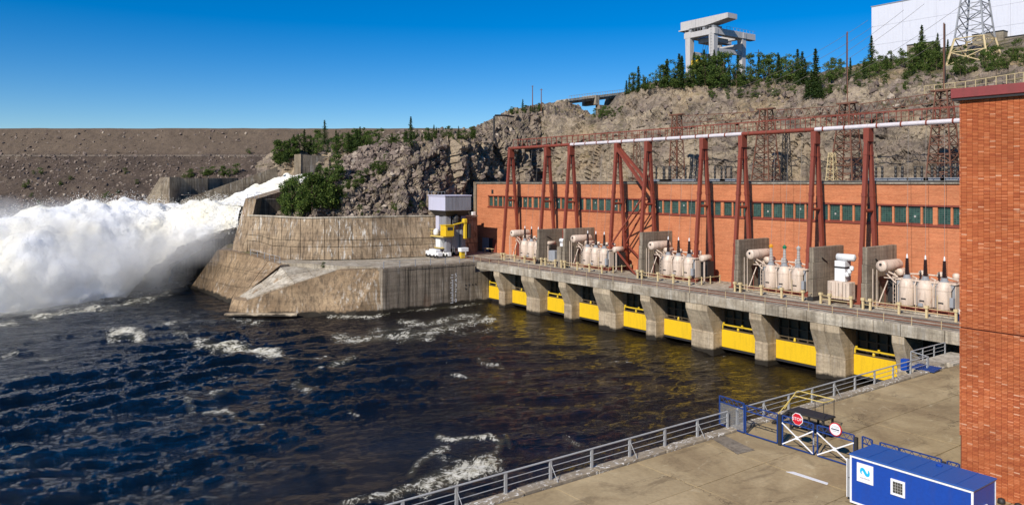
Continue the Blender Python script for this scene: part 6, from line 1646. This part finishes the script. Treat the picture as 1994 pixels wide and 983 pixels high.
rg = random.Random(21)
def belt(us, vline, hrange, kinds, n, label, group, order=(0, 1, 2), jit=5, squash=1.0):
    for k in range(n):
        u = rg.uniform(*us); v = np.interp(u, [a for a, b in vline], [b for a, b in vline])+rg.uniform(-jit, jit)
        kind = rg.choice(kinds)
        plant_px(kind, u, v, rg.uniform(*hrange), {'conifer': 'dark conifer ', 'leafy': 'leafy green tree ', 'bush': 'low green bush '}[kind]+label, group+' ('+kind+')', rg, order, squash)
# named single trees
for (u, vb, hp, l) in ((1697, 139, 58, 'tall conifer standing alone against the corner of the white hall'), (1588, 188, 78, 'broad dark conifer reaching down the slope below the ridge wood'), (1553, 150, 46, 'pointed conifer in the middle of the ridge beside the round crowns'), (1243, 176, 40, 'small pointed conifer near the bridge end of the ridge wood'),
                     (632, 282, 40, 'thin spire of a conifer over the wood at the spillway head'), (800, 286, 50, 'dark conifer rising from the edge of the rock outcrop'), (845, 268, 22, 'small round conifer on the skyline of the rock outcrop'), (1018, 216, 20, 'tiny conifer beside the two poles on the rock top'), (1795, 118, 58, 'conifer standing before the concrete base block of the white hall'), (1826, 116, 44, 'bushy conifer before the low wall of the white hall')):
    plant_px('conifer', u, vb, hp, l, None, rg)
belt((1212, 1300), ((1212, 184), (1300, 166)), (16, 34), ['conifer', 'conifer', 'leafy'], 16, 'at the bridge end of the ridge', 'ridge wood by the bridge', (0,), 3)
belt((1275, 1440), ((1275, 170), (1440, 166)), (34, 58), ['conifer', 'leafy', 'leafy'], 34, 'under the hill gantry crane', 'ridge wood under the gantry crane', (0,), 5)
belt((1440, 1590), ((1440, 166), (1590, 160)), (28, 50), ['conifer', 'leafy', 'leafy'], 24, 'between gantry crane and white hall', 'ridge wood beside the gantry crane', (0,), 7)
belt((1560, 1620), ((1560, 190), (1620, 186)), (26, 42), ['conifer', 'leafy'], 9, 'in the clump below the ridge', 'clump below the ridge wood', (0,), 6)
belt((1600, 1760), ((1600, 158), (1760, 136)), (18, 34), ['leafy', 'bush', 'conifer'], 28, 'below the white hall corner', 'slope below the hall corner', (0,), 8)
belt((1760, 1860), ((1760, 142), (1860, 124)), (26, 48), ['leafy', 'leafy', 'conifer'], 22, 'below the wall of the white hall', 'trees below the white hall', (0,), 8)
belt((1860, 2000), ((1860, 138), (2000, 118)), (18, 34), ['leafy', 'bush', 'bush'], 22, 'around the foot of the pylon', 'trees round the pylon foot', (0,), 12)
belt((1380, 1860), ((1380, 182), (1860, 160)), (8, 18), ['bush'], 60, 'on the upper rock ledge', 'bushes on the upper rock ledge', (0,), 16, 1.3)
# left
belt((530, 745), ((530, 326), (580, 300), (660, 296), (745, 292)), (20, 42), ['leafy', 'leafy', 'conifer'], 58, 'at the spillway head', 'wood at the spillway head', (1, 2), 5)
belt((740, 935), ((740, 286), (800, 272), (935, 268)), (10, 22), ['leafy', 'conifer', 'bush'], 46, 'topping the rock outcrop', 'trees on top of the rock outcrop', (0,), 3)
belt((545, 655), ((545, 424), (600, 412), (655, 398)), (40, 66), ['leafy', 'leafy', 'leafy', 'conifer'], 26, 'in the thicket by the pier', 'thicket at the foot of the rock outcrop', (0,), 8)
belt((590, 660), ((590, 398), (660, 356)), (30, 50), ['leafy', 'leafy', 'conifer'], 14, 'in the upper thicket', 'upper thicket of the rock outcrop', (0,), 8)
belt((660, 760), ((660, 385), (700, 350), (760, 318)), (10, 20), ['bush'], 26, 'on the rubble slope', 'bushes on the rubble slope', (0,), 12, 1.4)
belt((700, 900), ((700, 414), (900, 404)), (7, 16), ['bush'], 20, 'just above the retaining wall', 'bushes above the retaining wall', (0,), 6, 1.3)
belt((980, 1060), ((980, 222), (1060, 214)), (6, 16), ['bush', 'bush', 'conifer'], 18, 'round the two poles', 'growth round the poles', (0,), 3, 1.2)
belt((1150, 1215), ((1150, 228), (1215, 224)), (10, 20), ['bush', 'leafy'], 10, 'under the bridge', 'growth under the bridge', (0,), 4, 1.2)
belt((20, 520), ((20, 395), (520, 340)), (5, 12), ['bush'], 26, 'on the rockfill dam', 'bushes on the rockfill dam', (2,), 55, 1.4)
belt((360, 470), ((360, 346), (470, 340)), (12, 20), ['bush'], 9, 'behind the chute wall', 'bushes behind the chute wall', (2,), 3, 1.3)
# tufts on the old concrete
for (u, v, l) in ((630, 521, 'small green tuft growing in the crack on top of the guide wall'), (500, 478, 'green tuft growing on the rubble ledge by the pier')):
    p_ = PZ(u, v, -14.9); plant('bush', p_, 1.1, l, None, rg, .1, 1.6)

# every repeated plant is told apart by its place in its wood
TENS = ['', '', 'twenty', 'thirty', 'forty', 'fifty', 'sixty', 'seventy']
UNI = ORD+['thirteenth', 'fourteenth', 'fifteenth', 'sixteenth', 'seventeenth', 'eighteenth', 'nineteenth']
def ordinal(n):
    if n <= 19: return UNI[n-1]
    t, u = divmod(n, 10); return TENS[t][:-1]+'ieth' if u == 0 else TENS[t]+'-'+UNI[u-1]
gr = {}
for o, kind, u in PLANTED:
    if 'group' in o: gr.setdefault(o['group'], []).append((u, o))
for g, l in gr.items():
    l.sort(key=lambda q: q[0])
    for k, (u, o) in enumerate(l):
        n = len(l); base = o['label']
        if n == 1: continue
        w = ordinal(k+1) if k < n/2 else ordinal(n-k)
        end = 'dam side' if k < n/2 else 'tower side'
        o['label'] = w+' '+base+', from '+end
